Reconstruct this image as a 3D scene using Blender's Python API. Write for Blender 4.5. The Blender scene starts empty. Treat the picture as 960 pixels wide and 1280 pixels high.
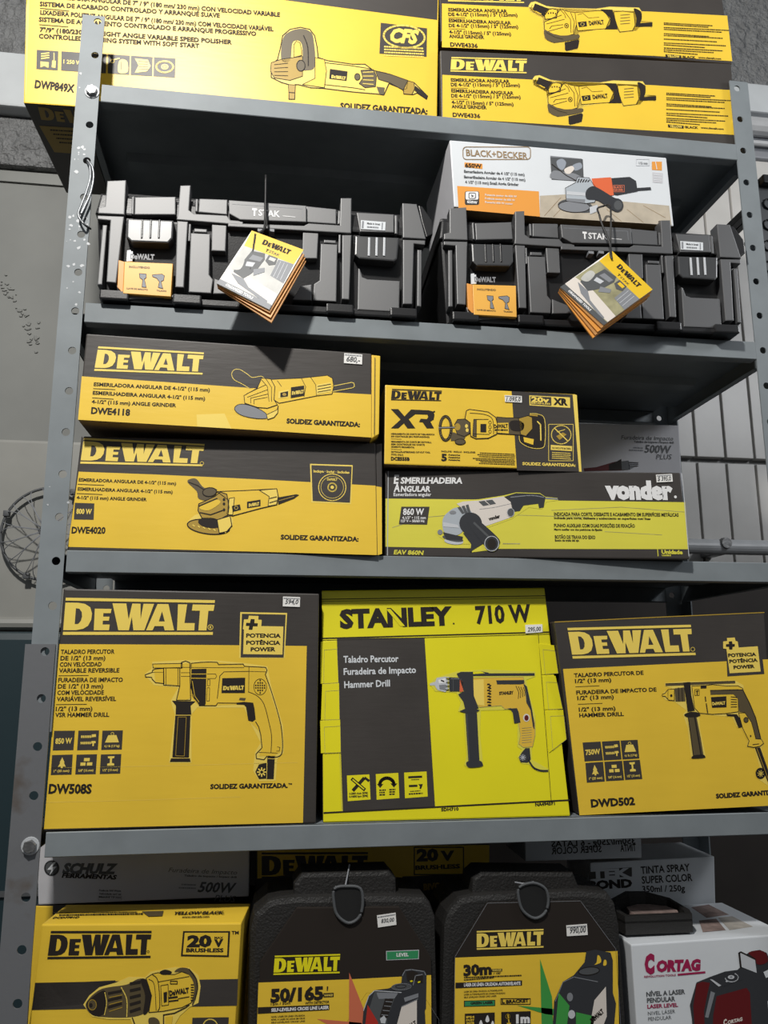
import bpy, bmesh, math, random
from mathutils import Vector, Matrix
random.seed(7)
SC = bpy.context.scene
COL = SC.collection
V = Vector
# ------------------------------------------------------------------ camera
F = 1018.74
CAM = V((0.23529, -0.94971, 1.44920))
def _axes(a, b, c):
    fw = V((-math.sin(a)*math.cos(b), math.cos(a)*math.cos(b), math.sin(b)))
    rt = V((math.cos(a), math.sin(a), 0)); up = rt.cross(fw)
    return rt*math.cos(c)+up*math.sin(c), -rt*math.sin(c)+up*math.cos(c), fw
RT, UP, FW = _axes(-0.14213, 0.19721, -0.00239)
cd = bpy.data.cameras.new('camera'); cam = bpy.data.objects.new('camera', cd); COL.objects.link(cam)
m = Matrix((RT, UP, -FW)).transposed().to_4x4(); m.translation = CAM
cam.matrix_world = m
cd.sensor_fit = 'HORIZONTAL'; cd.sensor_width = 36; cd.lens = F/960*36
cd.clip_start = 0.02; cd.clip_end = 60
SC.camera = cam
# ------------------------------------------------------------------ world, lamps, exposure
w = bpy.data.worlds.new('world'); SC.world = w; w.use_nodes = True
nt = w.node_tree; bg = nt.nodes['Background']
tc = nt.nodes.new('ShaderNodeTexCoord'); sp = nt.nodes.new('ShaderNodeSeparateXYZ'); rp = nt.nodes.new('ShaderNodeValToRGB')
nt.links.new(tc.outputs['Generated'], sp.inputs[0])
mp = nt.nodes.new('ShaderNodeMapRange'); mp.inputs[1].default_value = -1; mp.inputs[2].default_value = 1
nt.links.new(sp.outputs['Z'], mp.inputs[0]); nt.links.new(mp.outputs[0], rp.inputs[0])
rp.color_ramp.elements[0].position = 0.35; rp.color_ramp.elements[0].color = (.05, .05, .05, 1)
rp.color_ramp.elements[1].position = 0.75; rp.color_ramp.elements[1].color = (.9, .95, 1, 1)
nt.links.new(rp.outputs[0], bg.inputs[0]); bg.inputs[1].default_value = 0.28
def lamp(name, loc, power, radius, color):
    d = bpy.data.lights.new(name, 'POINT'); d.energy = power; d.shadow_soft_size = radius; d.color = color
    o = bpy.data.objects.new(name, d); o.location = loc; COL.objects.link(o); return o
lamp('ceiling_lamp', (-0.13, -1.05, 2.80), 112, 0.05, (1, .97, .92))
lamp('side_lamp', (1.7, -0.42, 2.35), 20, 0.12, (.95, .97, 1))
SC.view_settings.view_transform = 'Standard'; SC.view_settings.look = 'None'
SC.view_settings.gamma = 1; SC.view_settings.use_curve_mapping = False
SC.view_settings.exposure = 0.0
# ------------------------------------------------------------------ materials
MATS = {}
def mat(name, rgb, rough=.5, bump=0, bscale=200, var=0, vscale=30, metal=0, spec=.5, stretch=(1,1,1), dirt=None, ior=1.5, bdist=.002):
    m = bpy.data.materials.new(name); m.use_nodes = True; t = m.node_tree
    b = t.nodes['Principled BSDF']; b.inputs['Roughness'].default_value = rough
    b.inputs['Metallic'].default_value = metal; b.inputs['IOR'].default_value = ior
    b.inputs['Specular IOR Level'].default_value = spec
    b.inputs['Base Color'].default_value = (*rgb, 1)
    co = t.nodes.new('ShaderNodeTexCoord')
    if var or dirt:
        n = t.nodes.new('ShaderNodeTexNoise'); n.inputs['Scale'].default_value = vscale; n.inputs['Detail'].default_value = 5
        t.links.new(co.outputs['Object'], n.inputs['Vector'])
        r = t.nodes.new('ShaderNodeValToRGB')
        r.color_ramp.elements[0].position = .3; r.color_ramp.elements[1].position = .7
        lo = dirt if dirt else tuple(c*(1-var) for c in rgb)
        hi = rgb if dirt else tuple(min(1, c*(1+var)) for c in rgb)
        r.color_ramp.elements[0].color = (*lo, 1); r.color_ramp.elements[1].color = (*hi, 1)
        if dirt: r.color_ramp.elements[0].position = .28; r.color_ramp.elements[1].position = .42
        t.links.new(n.outputs['Fac'], r.inputs[0]); t.links.new(r.outputs[0], b.inputs['Base Color'])
    if bump:
        mpn = t.nodes.new('ShaderNodeMapping'); mpn.inputs['Scale'].default_value = stretch
        t.links.new(co.outputs['Object'], mpn.inputs[0])
        n2 = t.nodes.new('ShaderNodeTexNoise'); n2.inputs['Scale'].default_value = bscale; n2.inputs['Detail'].default_value = 3
        t.links.new(mpn.outputs[0], n2.inputs['Vector'])
        bp = t.nodes.new('ShaderNodeBump'); bp.inputs['Strength'].default_value = bump; bp.inputs['Distance'].default_value = bdist
        t.links.new(n2.outputs['Fac'], bp.inputs['Height']); t.links.new(bp.outputs[0], b.inputs['Normal'])
    MATS[name] = m; return m
FL = (.5, .5, 3)    # horizontal flutes
FV = (3, .5, .5)    # vertical flutes
mat('yellow_print', (.83, .555, .045), .42, .07, 40, .04, 12, stretch=FL)
mat('yellow_light', (.88, .66, .12), .45)
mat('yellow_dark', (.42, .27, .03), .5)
mat('stanley_yellow', (.80, .72, .012), .4, .06, 40, .03, 12, stretch=FV)
mat('vonder_yellow', (.72, .66, .07), .4, .07, 40, .05, 10, stretch=FL)
mat('black_print', (.050, .044, .040), .45, .08, 60, .1, 15, spec=.38, stretch=FL)
mat('ink', (.022, .017, .014), .6, spec=.25)
mat('ink_soft', (.10, .075, .035), .5)
mat('kraft', (.27, .18, .09), .7, .2, 120, .15, 20)
mat('white_print', (.68, .71, .74), .38, .1, 60, .03, 10)
mat('white', (.8, .8, .8), .45)
mat('grey_print', (.56, .56, .59), .45, .15, 60, .06, 12)
mat('grey_mid', (.22, .23, .25), .5)
mat('grey_dark', (.08, .085, .09), .5)
mat('grey_light', (.55, .57, .6), .4)
mat('orange', (.78, .33, .06), .42)
mat('orange_card', (.85, .45, .08), .4)
mat('amber', (.80, .52, .02), .4)
mat('red', (.45, .03, .02), .45)
mat('dark_red', (.12, .008, .01), .4)
mat('magenta', (.33, .01, .07), .5)
mat('red_orange', (.72, .14, .05), .45)
mat('salmon_beam', (.62, .16, .08), .5)
mat('green', (.03, .26, .10), .5)
mat('green_beam', (.05, .32, .06), .5)
mat('wood_print', (.48, .42, .33), .5, 0, 1, .15, 40)
mat('olive_print', (.33, .31, .18), .35, 0, 1, .3, 60)
mat('silver_print', (.5, .5, .47), .35, 0, 1, .15, 60)
mat('paper', (.82, .81, .78), .6)
mat('card_edge', (.5, .24, .07), .6)
mat('rack_paint', (.20, .225, .24), .5, .03, 120, .08, 25, spec=.3)
mat('rack_worn', (.14, .145, .155), .5, .06, 130, 0, 22, dirt=(.10, .085, .075))
mat('chip', (.45, .47, .49), .5)
mat('bolt_metal', (.3, .3, .3), .35, .3, 200, .2, 120, metal=.8)
mat('plastic_black', (.012, .012, .013), .36, .06, 500)
mat('plastic_rib', (.040, .041, .044), .55, .02, 500, spec=1.0, ior=1.7)
mat('plastic_case', (.016, .015, .014), .55, .5, 420)
mat('plastic_smooth', (.03, .031, .033), .4, spec=1.0)
mat('cord_black', (.012, .012, .012), .5)
mat('wire', (.22, .23, .24), .35, metal=.7)
mat('dust_light', (.42, .39, .35), .85, .3, 200, .2, 60)
mat('dust', (.26, .19, .17), .9, .4, 200, .35, 60)
mat('plaster', (.15, .153, .155), .6, 1.0, 70, .2, 40, bdist=.02)
mat('wall_paint', (.20, .205, .195), .7, .35, 14, .14, 5)
mat('pale_panel', (.27, .27, .25), .5, .1, 30, .1, 8)
mat('beam_paint', (.46, .485, .50), .6, .15, 40, .08, 10)
mat('tile', (.50, .49, .47), .4, .12, 20, .1, 9)
mat('joint', (.16, .16, .155), .45, .2, 80)
mat('pipe_metal', (.42, .43, .44), .4, .15, 60, .12, 20)
mat('wall_dark', (.035, .028, .024), .7, .1, 30, .2, 8)
mat('teal', (.012, .03, .038), .5, .1, 40)
mat('concrete', (.14, .135, .13), .8, .3, 20, .15, 6)
mat('glass_blue', (.3, .33, .38), .15)
mat('steel_print', (.42, .46, .50), .35)
mat('plastic_print', (.035, .037, .042), .4)
mat('yellow_body', (.75, .48, .05), .4)
mat('cream_print', (.72, .66, .60), .42)
# ------------------------------------------------------------------ geometry helpers
def ray(px, py): return FW + RT*((px-480)/F) - UP*((py-640)/F)
def at(px, py, Y):
    d = ray(px, py); return CAM + d*((Y-CAM.y)/d.y)
def atz(px, py, z):
    d = ray(px, py); return CAM + d*((z-CAM.z)/d.z)
class MB:
    """collects faces and links them as ONE mesh object"""
    def __init__(s): s.v = []; s.f = []; s.m = []; s.names = []
    def mi(s, name):
        if name not in s.names: s.names.append(name)
        return s.names.index(name)
    def add(s, verts, faces, mt):
        o = len(s.v); s.v += [V(p) for p in verts]
        for i, f in enumerate(faces):
            s.f.append([o+k for k in f]); s.m.append(s.mi(mt if isinstance(mt, str) else mt[i]))
    def poly(s, pts, mt): s.add(pts, [list(range(len(pts)))], mt)
    def bm(s, b, mt):
        b.verts.ensure_lookup_table(); b.verts.index_update()
        s.add([v.co.copy() for v in b.verts], [[v.index for v in f.verts] for f in b.faces], mt if isinstance(mt, str) else [mt(f) for f in b.faces])
    def box(s, lo, hi, mt, bev=0.0, rot=None):
        b = bmesh.new(); bmesh.ops.create_cube(b, size=1)
        lo = V(lo); hi = V(hi)
        for v in b.verts: v.co = V([(lo[i]+hi[i])/2 + v.co[i]*(hi[i]-lo[i]) for i in range(3)])
        if bev: bmesh.ops.bevel(b, geom=b.edges[:], offset=bev, segments=2, affect='EDGES', profile=.6)
        if rot: bmesh.ops.transform(b, matrix=rot, verts=b.verts)
        s.bm(b, mt); b.free()
    def prism(s, pts, vec, mt, bev=0.0):
        """closed solid: polygon pts (front) extruded by vec; front edges bevelled"""
        b = bmesh.new(); vec = V(vec)
        vs = [b.verts.new(p) for p in pts]; fr = b.faces.new(vs)
        if fr.normal.dot(vec) > 0: fr.normal_flip()
        fr.normal_update()
        if fr.normal.dot(vec) > 0: fr.normal_flip()
        r = bmesh.ops.extrude_face_region(b, geom=[fr])
        nv = [e for e in r['geom'] if isinstance(e, bmesh.types.BMVert)]
        bmesh.ops.translate(b, verts=nv, vec=vec)
        front = [v for v in b.verts if v not in nv]
        if bev:
            es = [e for e in b.edges if all(v in front for v in e.verts)]
            bmesh.ops.bevel(b, geom=es, offset=bev, segments=2, affect='EDGES', profile=.6, clamp_overlap=True)
        bmesh.ops.recalc_face_normals(b, faces=b.faces)
        s.bm(b, mt); b.free()
    def tube(s, pts, r, mt, n=8, closed=False):
        pts = [V(p) for p in pts]; N = len(pts); rings = []
        for i, p in enumerate(pts):
            a = pts[(i-1) % N] if (closed or i) else p; c = pts[(i+1) % N] if (closed or i < N-1) else p
            t = (c-a).normalized(); k = V((0, 0, 1)) if abs(t.z) < .9 else V((1, 0, 0))
            x = t.cross(k).normalized(); y = t.cross(x)
            rr = r[i] if isinstance(r, (list, tuple)) else r
            rings.append([p+x*math.cos(q*2*math.pi/n)*rr+y*math.sin(q*2*math.pi/n)*rr for q in range(n)])
        vs = [q for g in rings for q in g]; fs = []
        for i in range(N if closed else N-1):
            j = (i+1) % N
            for q in range(n): fs.append([i*n+q, i*n+(q+1) % n, j*n+(q+1) % n, j*n+q])
        if not closed: fs.append(list(range(n))[::-1]); fs.append([(N-1)*n+q for q in range(n)])
        s.add(vs, fs, mt)
    def build(s, name, parent=None, origin=None, label=None, cat=None, group=None, kind=None, smooth=False):
        me = bpy.data.meshes.new(name)
        o = bpy.data.objects.new(name, me)
        pw = V(parent['_w']) if parent else V((0, 0, 0))
        if origin is None:
            if parent: origin = pw
            else:
                xs = [v.x for v in s.v]; ys = [v.y for v in s.v]; zs = [v.z for v in s.v]
                origin = V(((min(xs)+max(xs))/2, (min(ys)+max(ys))/2, min(zs)))
        origin = V(origin)
        me.from_pydata([tuple(v-origin) for v in s.v], [], s.f)
        for n in s.names: me.materials.append(MATS[n])
        me.polygons.foreach_set('material_index', s.m)
        if smooth: me.polygons.foreach_set('use_smooth', [True]*len(s.f))
        me.update()
        COL.objects.link(o); o.location = origin-pw
        if parent: o.parent = parent
        o['_w'] = tuple(origin); ALL.append(o)
        tag(o, label, cat, group, kind); return o
ALL = []
def tag(o, label=None, cat=None, group=None, kind=None):
    if label: o['label'] = label
    if cat: o['category'] = cat
    if group: o['group'] = group
    if kind: o['kind'] = kind
def empty(name, loc, label, cat, group=None):
    o = bpy.data.objects.new(name, None); o.location = loc; COL.objects.link(o); o.empty_display_size = .05
    o['_w'] = tuple(loc); ALL.append(o); tag(o, label, cat, group); return o
def smooth_pts(pts, closed=True, k=4):
    P = [V((p[0], p[1])) for p in pts]; n = len(P); out = []
    for i in range(n if closed else n-1):
        p0 = P[(i-1) % n] if (closed or i) else P[0]; p1 = P[i]; p2 = P[(i+1) % n]; p3 = P[(i+2) % n] if (closed or i < n-2) else P[-1]
        for j in range(k):
            t = j/k
            out.append(.5*((2*p1)+(p2-p0)*t+(2*p0-5*p1+4*p2-p3)*t*t+(3*p1-p0-3*p2+p3)*t**3))
    if not closed: out.append(P[-1])
    return [(q.x, q.y) for q in out]
def rrect(x0, y0, x1, y1, r):
    o = []
    for cx, cy, a in ((x1-r, y0+r, -90), (x1-r, y1-r, 0), (x0+r, y1-r, 90), (x0+r, y0+r, 180)):
        for k in range(4):
            t = math.radians(a+k*30); o.append((cx+r*math.cos(t), cy+r*math.sin(t)))
    return o
# ------------------------------------------------------------------ text (built-in font turned into flat mesh)
TXT = {}
def text_mesh(s, bold, shear):
    k = (s, bold, shear)
    if k in TXT: return TXT[k]
    cu = bpy.data.curves.new('t', 'FONT'); cu.body = s; cu.resolution_u = 2; cu.fill_mode = 'FRONT'; cu.offset = bold; cu.shear = shear
    o = bpy.data.objects.new('t', cu); COL.objects.link(o)
    dg = bpy.context.evaluated_depsgraph_get(); e = o.evaluated_get(dg); me = e.to_mesh()
    vs = [(v.co.x, v.co.y) for v in me.vertices]; fs = [list(p.vertices) for p in me.polygons]
    e.to_mesh_clear(); bpy.data.objects.remove(o); bpy.data.curves.remove(cu)
    TXT[k] = (vs, fs); return TXT[k]
_hv = text_mesh('H', 0, 0)[0]; CAPH = max(v[1] for v in _hv)
LOGO = dict(
 D=[(0,0),(0,1),(.085,1),(.13,.96),(.165,.84),(.18,.62),(.178,.38),(.16,.16),(.13,.05),(.085,0)],
 E=[(.2,0),(.196,.79),(.307,.79),(.303,.63),(.255,.63),(.255,.5),(.297,.5),(.295,.35),(.255,.35),(.255,.21),(.302,.21),(.3,0)],
 W=[(.31,1),(.402,1),(.425,.4),(.442,1),(.497,1),(.505,.42),(.517,1),(.588,1),(.535,0),(.462,0),(.445,.5),(.432,0),(.362,0)],
 A=[(.612,1),(.685,1),(.735,0),(.672,0),(.662,.16),(.602,.16),(.59,0),(.547,0)],
 L=[(.75,1),(.812,1),(.802,.28),(.872,.28),(.872,0),(.755,0)],
 T=[(.85,1),(1,1),(.995,.76),(.96,.76),(.955,0),(.9,0),(.902,.76),(.847,.76)])
LOGOH = [[(.072,.22),(.072,.8),(.095,.78),(.112,.66),(.116,.5),(.110,.34),(.095,.23)], [(.645,.72),(.668,.34),(.628,.34)]]
class Art:
    """flat printing on a plane: every layer lies a fraction of a millimetre in front of the sheet"""
    def __init__(s, mb, o, u, v, n, step=.00012):
        s.mb = mb; s.o = V(o); s.u = V(u); s.v = V(v); s.n = V(n); s.cr = (0, 0, 1); s.step = step; s.base = 0
    def c(s, x0, y0, k): s.cr = (x0, y0, k); return s
    def px(s, p): return (s.cr[0]+p[0]/s.cr[2], s.cr[1]+p[1]/s.cr[2])
    def uv(s, p):
        x, y = s.px(p); d = ray(x, y); t = (s.o-CAM).dot(s.n)/d.dot(s.n); q = CAM+d*t-s.o
        return V((q.dot(s.u), q.dot(s.v)))
    def P(s, a, ly): return s.o+s.u*a[0]+s.v*a[1]+s.n*((ly+s.base+.5)*s.step)
    def face(s, uvs, mt, ly):
        ar = sum(uvs[i-1][0]*uvs[i][1]-uvs[i][0]*uvs[i-1][1] for i in range(len(uvs)))
        if (ar < 0) != (s.u.cross(s.v).dot(s.n) < 0): uvs = uvs[::-1]
        s.mb.poly([s.P(a, ly) for a in uvs], mt)
    def poly(s, pts, mt, ly=1, sm=False):
        if sm: pts = smooth_pts(pts)
        s.face([s.uv(p) for p in pts], mt, ly)
    def rect(s, x0, y0, x1, y1, mt, ly=1): s.poly([(x0,y0),(x1,y0),(x1,y1),(x0,y1)], mt, ly)
    def line(s, pts, wd, mt, ly=3, closed=False, sm=False):
        if sm: pts = smooth_pts(pts, closed)
        a = [s.uv(p) for p in pts]
        if closed: a.append(a[0])
        p0 = pts[0]; sc = (s.uv((p0[0]+4, p0[1]))-s.uv(p0)).length/4
        h = wd*sc/2
        for i in range(len(a)-1):
            d = a[i+1]-a[i]
            if d.length < 1e-7: continue
            d.normalize(); n = V((-d.y, d.x)); e = d*h*.5
            s.face([a[i]-e-n*h, a[i+1]+e-n*h, a[i+1]+e+n*h, a[i]-e+n*h], mt, ly)
    def frame(s, x0, y0, x1, y1, wd, mt, ly=3): s.line([(x0,y0),(x1,y0),(x1,y1),(x0,y1)], wd, mt, ly, True)
    def ell(s, cx, cy, rx, ry, mt, ly=2, rot=0, n=24):
        c, d = math.cos(rot), math.sin(rot)
        s.poly([(cx+rx*math.cos(t)*c-ry*math.sin(t)*d, cy+rx*math.cos(t)*d+ry*math.sin(t)*c) for t in [i*2*math.pi/n for i in range(n)]], mt, ly)
    def ring(s, cx, cy, rx, ry, wd, mt, ly=3, rot=0, a0=0, a1=360, n=28):
        c, d = math.cos(rot), math.sin(rot); f = a1-a0 >= 360
        ts = [math.radians(a0+(a1-a0)*i/n) for i in range(n if f else n+1)]
        s.line([(cx+rx*math.cos(t)*c-ry*math.sin(t)*d, cy+rx*math.cos(t)*d+ry*math.sin(t)*c) for t in ts], wd, mt, ly, f)
    def text(s, t, x0, y0, x1, y1, h, mt, ly=3, bold=.03, shear=0):
        vs, fs = text_mesh(t, bold+.008 if bold > .005 else bold, shear)
        if not fs: return
        mn = min(v[0] for v in vs); mx = max(v[0] for v in vs)
        a = s.uv((x0, y0)); b = s.uv((x1, y1)); d = b-a; L = d.length; d.normalize(); n = V((-d.y, d.x))
        hh = (s.uv((x0, y0-h))-a).dot(n); sx = L/(mx-mn); sy = hh/CAPH
        pts = [s.P(a+d*((v[0]-mn)*sx)+n*(v[1]*sy), ly) for v in vs]
        s.mb.add(pts, fs, mt)
    def logo(s, tl, tr, br, bl, mt, ly=3, hole='black_print', bars=True):
        A, B, C, D = [s.uv(p) for p in (tl, tr, br, bl)]
        def q(p):
            u, v = p; return (D*(1-u)+C*u)*(1-v)+(A*(1-u)+B*u)*v
        for k in 'DEWALT': s.face([q(p) for p in LOGO[k]], mt, ly)
        for h in LOGOH: s.face([q(p) for p in h], hole, ly+1)
        if bars:
            for v0, v1 in ((1.07, 1.18), (-.17, -.06)): s.face([q(p) for p in ((0, v0), (1, v0), (1, v1), (0, v1))], mt, ly)
    def micro(s, x0, y0, x1, y1, h, mt, ly=3):
        """a line of print too small to read: short uneven strokes"""
        n = max(2, int(abs(x1-x0)/(h*.9))); t = 0
        L = math.hypot(x1-x0, y1-y0); x = 0
        while x < L-h*.4:
            wd = h*random.uniform(.4, 1.9); wd = min(wd, L-x); a = x/L; b = (x+wd)/L
            s.poly([(x0+(x1-x0)*a, y0+(y1-y0)*a-h), (x0+(x1-x0)*b, y0+(y1-y0)*b-h), (x0+(x1-x0)*b, y0+(y1-y0)*b), (x0+(x1-x0)*a, y0+(y1-y0)*a)], mt, ly)
            x += wd+h*.28
class Carton:
    """a printed carton: front face given by its four corners on a posed plane, pushed back by depth"""
    def __init__(s, X, Y, z, yaw=0, roll=0, pitch=0, depth=.2, tl=None, tr=None, br=None, bl=None, front='yellow_print', side='black_print', left=None, right=None, top=None, bottom=None, bev=.0016, zb=None, zt=None):
        t, r, p = map(math.radians, (yaw, roll, pitch))
        u = V((math.cos(t), math.sin(t), 0)); n = V((math.sin(t), -math.cos(t), 0)); v = V((0, 0, 1))
        v2 = v*math.cos(p)-n*math.sin(p); n2 = u.cross(v2)
        s.u = u*math.cos(r)+v2*math.sin(r); s.v = -u*math.sin(r)+v2*math.cos(r); s.n = n2; s.o = V((X, Y, z))
        s.mb = MB(); s.art = Art(s.mb, s.o, s.u, s.v, s.n)
        q = [s.art.uv(c) for c in (tl, tr, br, bl)]
        s.q = q
        fr = [s.o+s.u*a.x+s.v*a.y for a in q]
        for i in (2, 3):
            if zb is not None: fr[i] += s.v*((zb-fr[i].z)/s.v.z)
        for i in (0, 1):
            if zt is not None: fr[i] += s.v*((zt-fr[i].z)/s.v.z)
        s.top = max(fr[0].z, fr[1].z); back = -V((s.n.x, s.n.y, 0)).normalized()*depth
        b = bmesh.new(); vs = [b.verts.new(c) for c in fr]+[b.verts.new(c+back) for c in fr]
        for f in ((3, 2, 1, 0), (4, 5, 6, 7), (0, 1, 5, 4), (1, 2, 6, 5), (2, 3, 7, 6), (3, 0, 4, 7)): b.faces.new([vs[i] for i in f])
        bmesh.ops.recalc_face_normals(b, faces=b.faces)
        bmesh.ops.bevel(b, geom=b.edges[:], offset=bev, segments=2, affect='EDGES', profile=.6)
        b.normal_update()
        def pick(f):
            N = f.normal
            if N.dot(s.n) > .6: return front
            if N.dot(s.v) > .6: return top or side
            if N.dot(s.v) < -.6: return bottom or side
            if N.dot(s.u) > .6: return right or side
            return left or side
        s.mb.bm(b, pick); b.free()
        lo = min(p.z for p in fr); s.base = V(((fr[0].x+fr[1].x)/2, (fr[0].y+fr[1].y)/2+depth/2, lo))
        s.fr = fr
    def build(s, name, label, cat, group=None):
        return s.mb.build(name, None, s.base, label, cat, group)
    def part(s, name, parent, label=None):
        """a new mesh with its own art on the same plane"""
        mb = MB(); a = Art(mb, s.o, s.u, s.v, s.n); a.base = 8
        return mb, a
def sticker(ct, parent, crop, quad, txt, base, h, bold=.01, lines=True):
    """white price label stuck on a carton"""
    mb = MB(); a = Art(mb, ct.o, ct.u, ct.v, ct.n); a.base = 8; a.c(*crop)
    pts = [a.P(a.uv(p), 0) for p in quad]
    mb.prism([p+ct.n*.0002 for p in pts], -ct.n*.0009, 'paper')
    a.base = 11
    if lines: a.micro(quad[0][0]+2, quad[0][1]+(quad[3][1]-quad[0][1])*.22, quad[1][0]-2, quad[1][1]+(quad[2][1]-quad[1][1])*.22, h*.22, 'grey_mid', 1)
    a.text(txt, *base, h, 'grey_dark', 1, bold, .25)
    mb.build('price_sticker', parent, label='white handwritten price sticker')
# ------------------------------------------------------------------ setting
def struct(mb, name, smooth=False): return mb.build(name, kind='structure', smooth=smooth)
b = MB(); b.box((-2.5, -2.6, -.1), (3.4, .9, 0), 'concrete'); struct(b, 'floor')
b = MB(); b.box((-2.5, .52, 0), (.93, .66, 2.36), 'wall_paint'); struct(b, 'wall_back')
b = MB(); b.box((-.03, .505, 0), (3.4, .53, 1.655), 'wall_dark'); struct(b, 'wall_lower')
b = MB(); b.box((-2.5, .50, 2.385), (.95, .66, 2.487), 'plaster', .004); struct(b, 'trim_1')       # rough underside band
b = MB(); b.box((-2.5, .47, 2.487), (.95, .66, 2.60), 'beam_paint', .004); struct(b, 'trim_2')     # pale beam, left
b = MB(); b.box((-2.5, .50, 2.60), (.95, .66, 3.6), 'plaster'); struct(b, 'wall_left')
b = MB(); b.box((-2.5, .515, 2.36), (.95, .66, 2.385), 'wall_paint'); struct(b, 'trim_3')
# cement smears on the left wall
random.seed(3)
b = MB()
for i in range(46):
    px = random.uniform(-4, 50); py = 350+px*1.5+random.gauss(0, 9); c = at(px, py, .5199); r = random.uniform(.001, .0042)
    pts = [c+V((math.cos(t)*r*random.uniform(.6, 1.7), 0, math.sin(t)*r*random.uniform(.5, 1.2))) for t in [k*.785 for k in range(8)]]
    b.prism([p+V((0, -.002, 0)) for p in pts], (0, .006, 0), 'wall_paint', .001)
struct(b, 'trim_4')
# right: wall of tall pale panels with dark joints
b = MB(); b.box((.95, .545, 0), (3.4, .66, 2.56), 'joint')
xs = []
x = .955
while x < 2.2: xs.append(x); x += .0635
zs = [(1.66, 1.866), (1.878, 2.352), (2.36, 2.56)]
for x in xs:
    for z0, z1 in zs: b.box((x+.002, .53, z0), (x+.0605, .55, z1), 'tile', .0015)
struct(b, 'wall_right')
b = MB(); b.box((.95, .50, 2.66), (3.4, .66, 2.73), 'beam_paint', .004); struct(b, 'trim_5')
b = MB(); b.box((.95, .52, 2.56), (3.4, .66, 2.66), 'grey_mid', .004)
b.tube([(.95, .505, 2.625), (3.4, .505, 2.625)], .02, 'pipe_metal', 12)
b.tube([(.95, .505, 2.585), (3.4, .505, 2.585)], .006, 'pipe_metal', 10); struct(b, 'trim_6')
b = MB(); b.box((.95, .51, 2.73), (3.4, .66, 3.6), 'plaster'); struct(b, 'wall_upper_right')
# ------------------------------------------------------------------ rack
ZT = 2.225
W = .88537
RX = -.019; D = .295
SZ = [ZT-.05-.3*k-(.0035, .001, 0, 0, 0, 0, 0, 0)[k] for k in range(8)]     # lip centres
rack = empty('steel_shelving_unit', (W/2, D/2, 0), 'grey bolted steel shelving unit stacked full of power tool boxes', 'shelving unit')
def upright(x0, x1, z0, z1, front=True, side=None, hx=None, ph=ZT, mt='rack_paint', Y=0.0):
    """slotted L angle: front plate with round holes every 50 mm and a side flange"""
    mb = MB(); y0, y1 = (Y-.002, Y) if front else (D, D+.002)
    z = z0; ang = sorted(set([k*math.pi/10 for k in range(20)]))
    cells = []
    k = math.ceil((ph-z1)/.05)
    c = ph-.05*k
    edges = [z1]
    cs = []
    while c > z0+.006:
        if c < z1-.006: cs.append(c)
        c -= .05
    for i in range(len(cs)-1): edges.append((cs[i]+cs[i+1])/2)
    edges.append(z0)
    R = .0047
    for i, cz in enumerate(cs):
        zt, zb = edges[i], edges[i+1]
        rect = [(x0, zb), (x1, zb), (x1, zt), (x0, zt)]
        an = sorted([math.atan2(z_-cz, x_-hx) for x_, z_ in rect]+[-math.pi+2*math.pi*(j+.5)/16 for j in range(16)])
        outer = []; inner = []
        for a in an:
            dx, dz = math.cos(a), math.sin(a); t = 9
            if dx > 1e-9: t = min(t, (x1-hx)/dx)
            if dx < -1e-9: t = min(t, (x0-hx)/dx)
            if dz > 1e-9: t = min(t, (zt-cz)/dz)
            if dz < -1e-9: t = min(t, (zb-cz)/dz)
            outer.append((hx+dx*t, cz+dz*t)); inner.append((hx+dx*R, cz+dz*R))
        n = len(an); vs = []
        for (x, z) in outer: vs.append((x, y0, z))
        for (x, z) in inner: vs.append((x, y0, z))
        for (x, z) in inner: vs.append((x, y1, z))
        for (x, z) in outer: vs.append((x, y1, z))
        fs = []
        for j in range(n):
            q = (j+1) % n
            fs += [[j, q, n+q, n+j], [n+j, n+q, 2*n+q, 2*n+j], [2*n+j, 2*n+q, 3*n+q, 3*n+j]]
        mb.add(vs, fs, mt)
    for x in (x0, x1): mb.poly([(x, y0, z0), (x, y1, z0), (x, y1, z1), (x, y0, z1)], mt)
    mb.poly([(x0, y0, z1), (x1, y0, z1), (x1, y1, z1), (x0, y1, z1)], mt)
    mb.poly([(x0, y0, z0), (x1, y0, z0), (x1, y1, z0), (x0, y1, z0)], mt)
    sx = (x0, x0+.002) if side == 'l' else (x1-.002, x1)
    if front: mb.box((sx[0], y1, z0), (sx[1], y1+.029, z1), mt)
    else: mb.box((sx[0], y0-.029, z0), (sx[1], y0, z1), mt)
    return mb
XR0, XR1 = W-.0105, W+.0175
SPL = 1.467
# paint chips on the left post
random.seed(11); mb = upright(-.019, .0086, 1.39, ZT+.058, True, 'l', 0.0)
for i in range(60):
    zc = random.choice([2.17, 2.08, 2.0, 1.98, 1.93, 1.875, 1.66, 1.98, 1.97])+random.gauss(0, .012); xc = random.uniform(-.017, .009)
    if min(abs((ZT-zc) % .05), .05-abs((ZT-zc) % .05)) < .0065 and abs(xc) < .008: continue
    r = random.uniform(.0004, .0022)
    mb.poly([(xc+math.cos(t)*r*random.uniform(.5, 1.6), -.0022, zc+math.sin(t)*r*random.uniform(.5, 1.6)) for t in [k*1.047 for k in range(6)]][::-1], 'chip')
mb.build('upright', rack)
upright(XR0, XR1, 0, ZT+.062, True, 'r', W).build('upright', rack)
upright(-.019, .0086, 0, ZT+.058, False, 'l', 0.0).build('upright', rack)
upright(XR0, XR1, 0, ZT+.062, False, 'r', W).build('upright', rack)
upright(-.0247, .0068, 0, SPL+.016, True, 'l', -.0036, mt='rack_worn', Y=-.0025).build('upright', rack, label='older scuffed lower length of the left front post')
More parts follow.
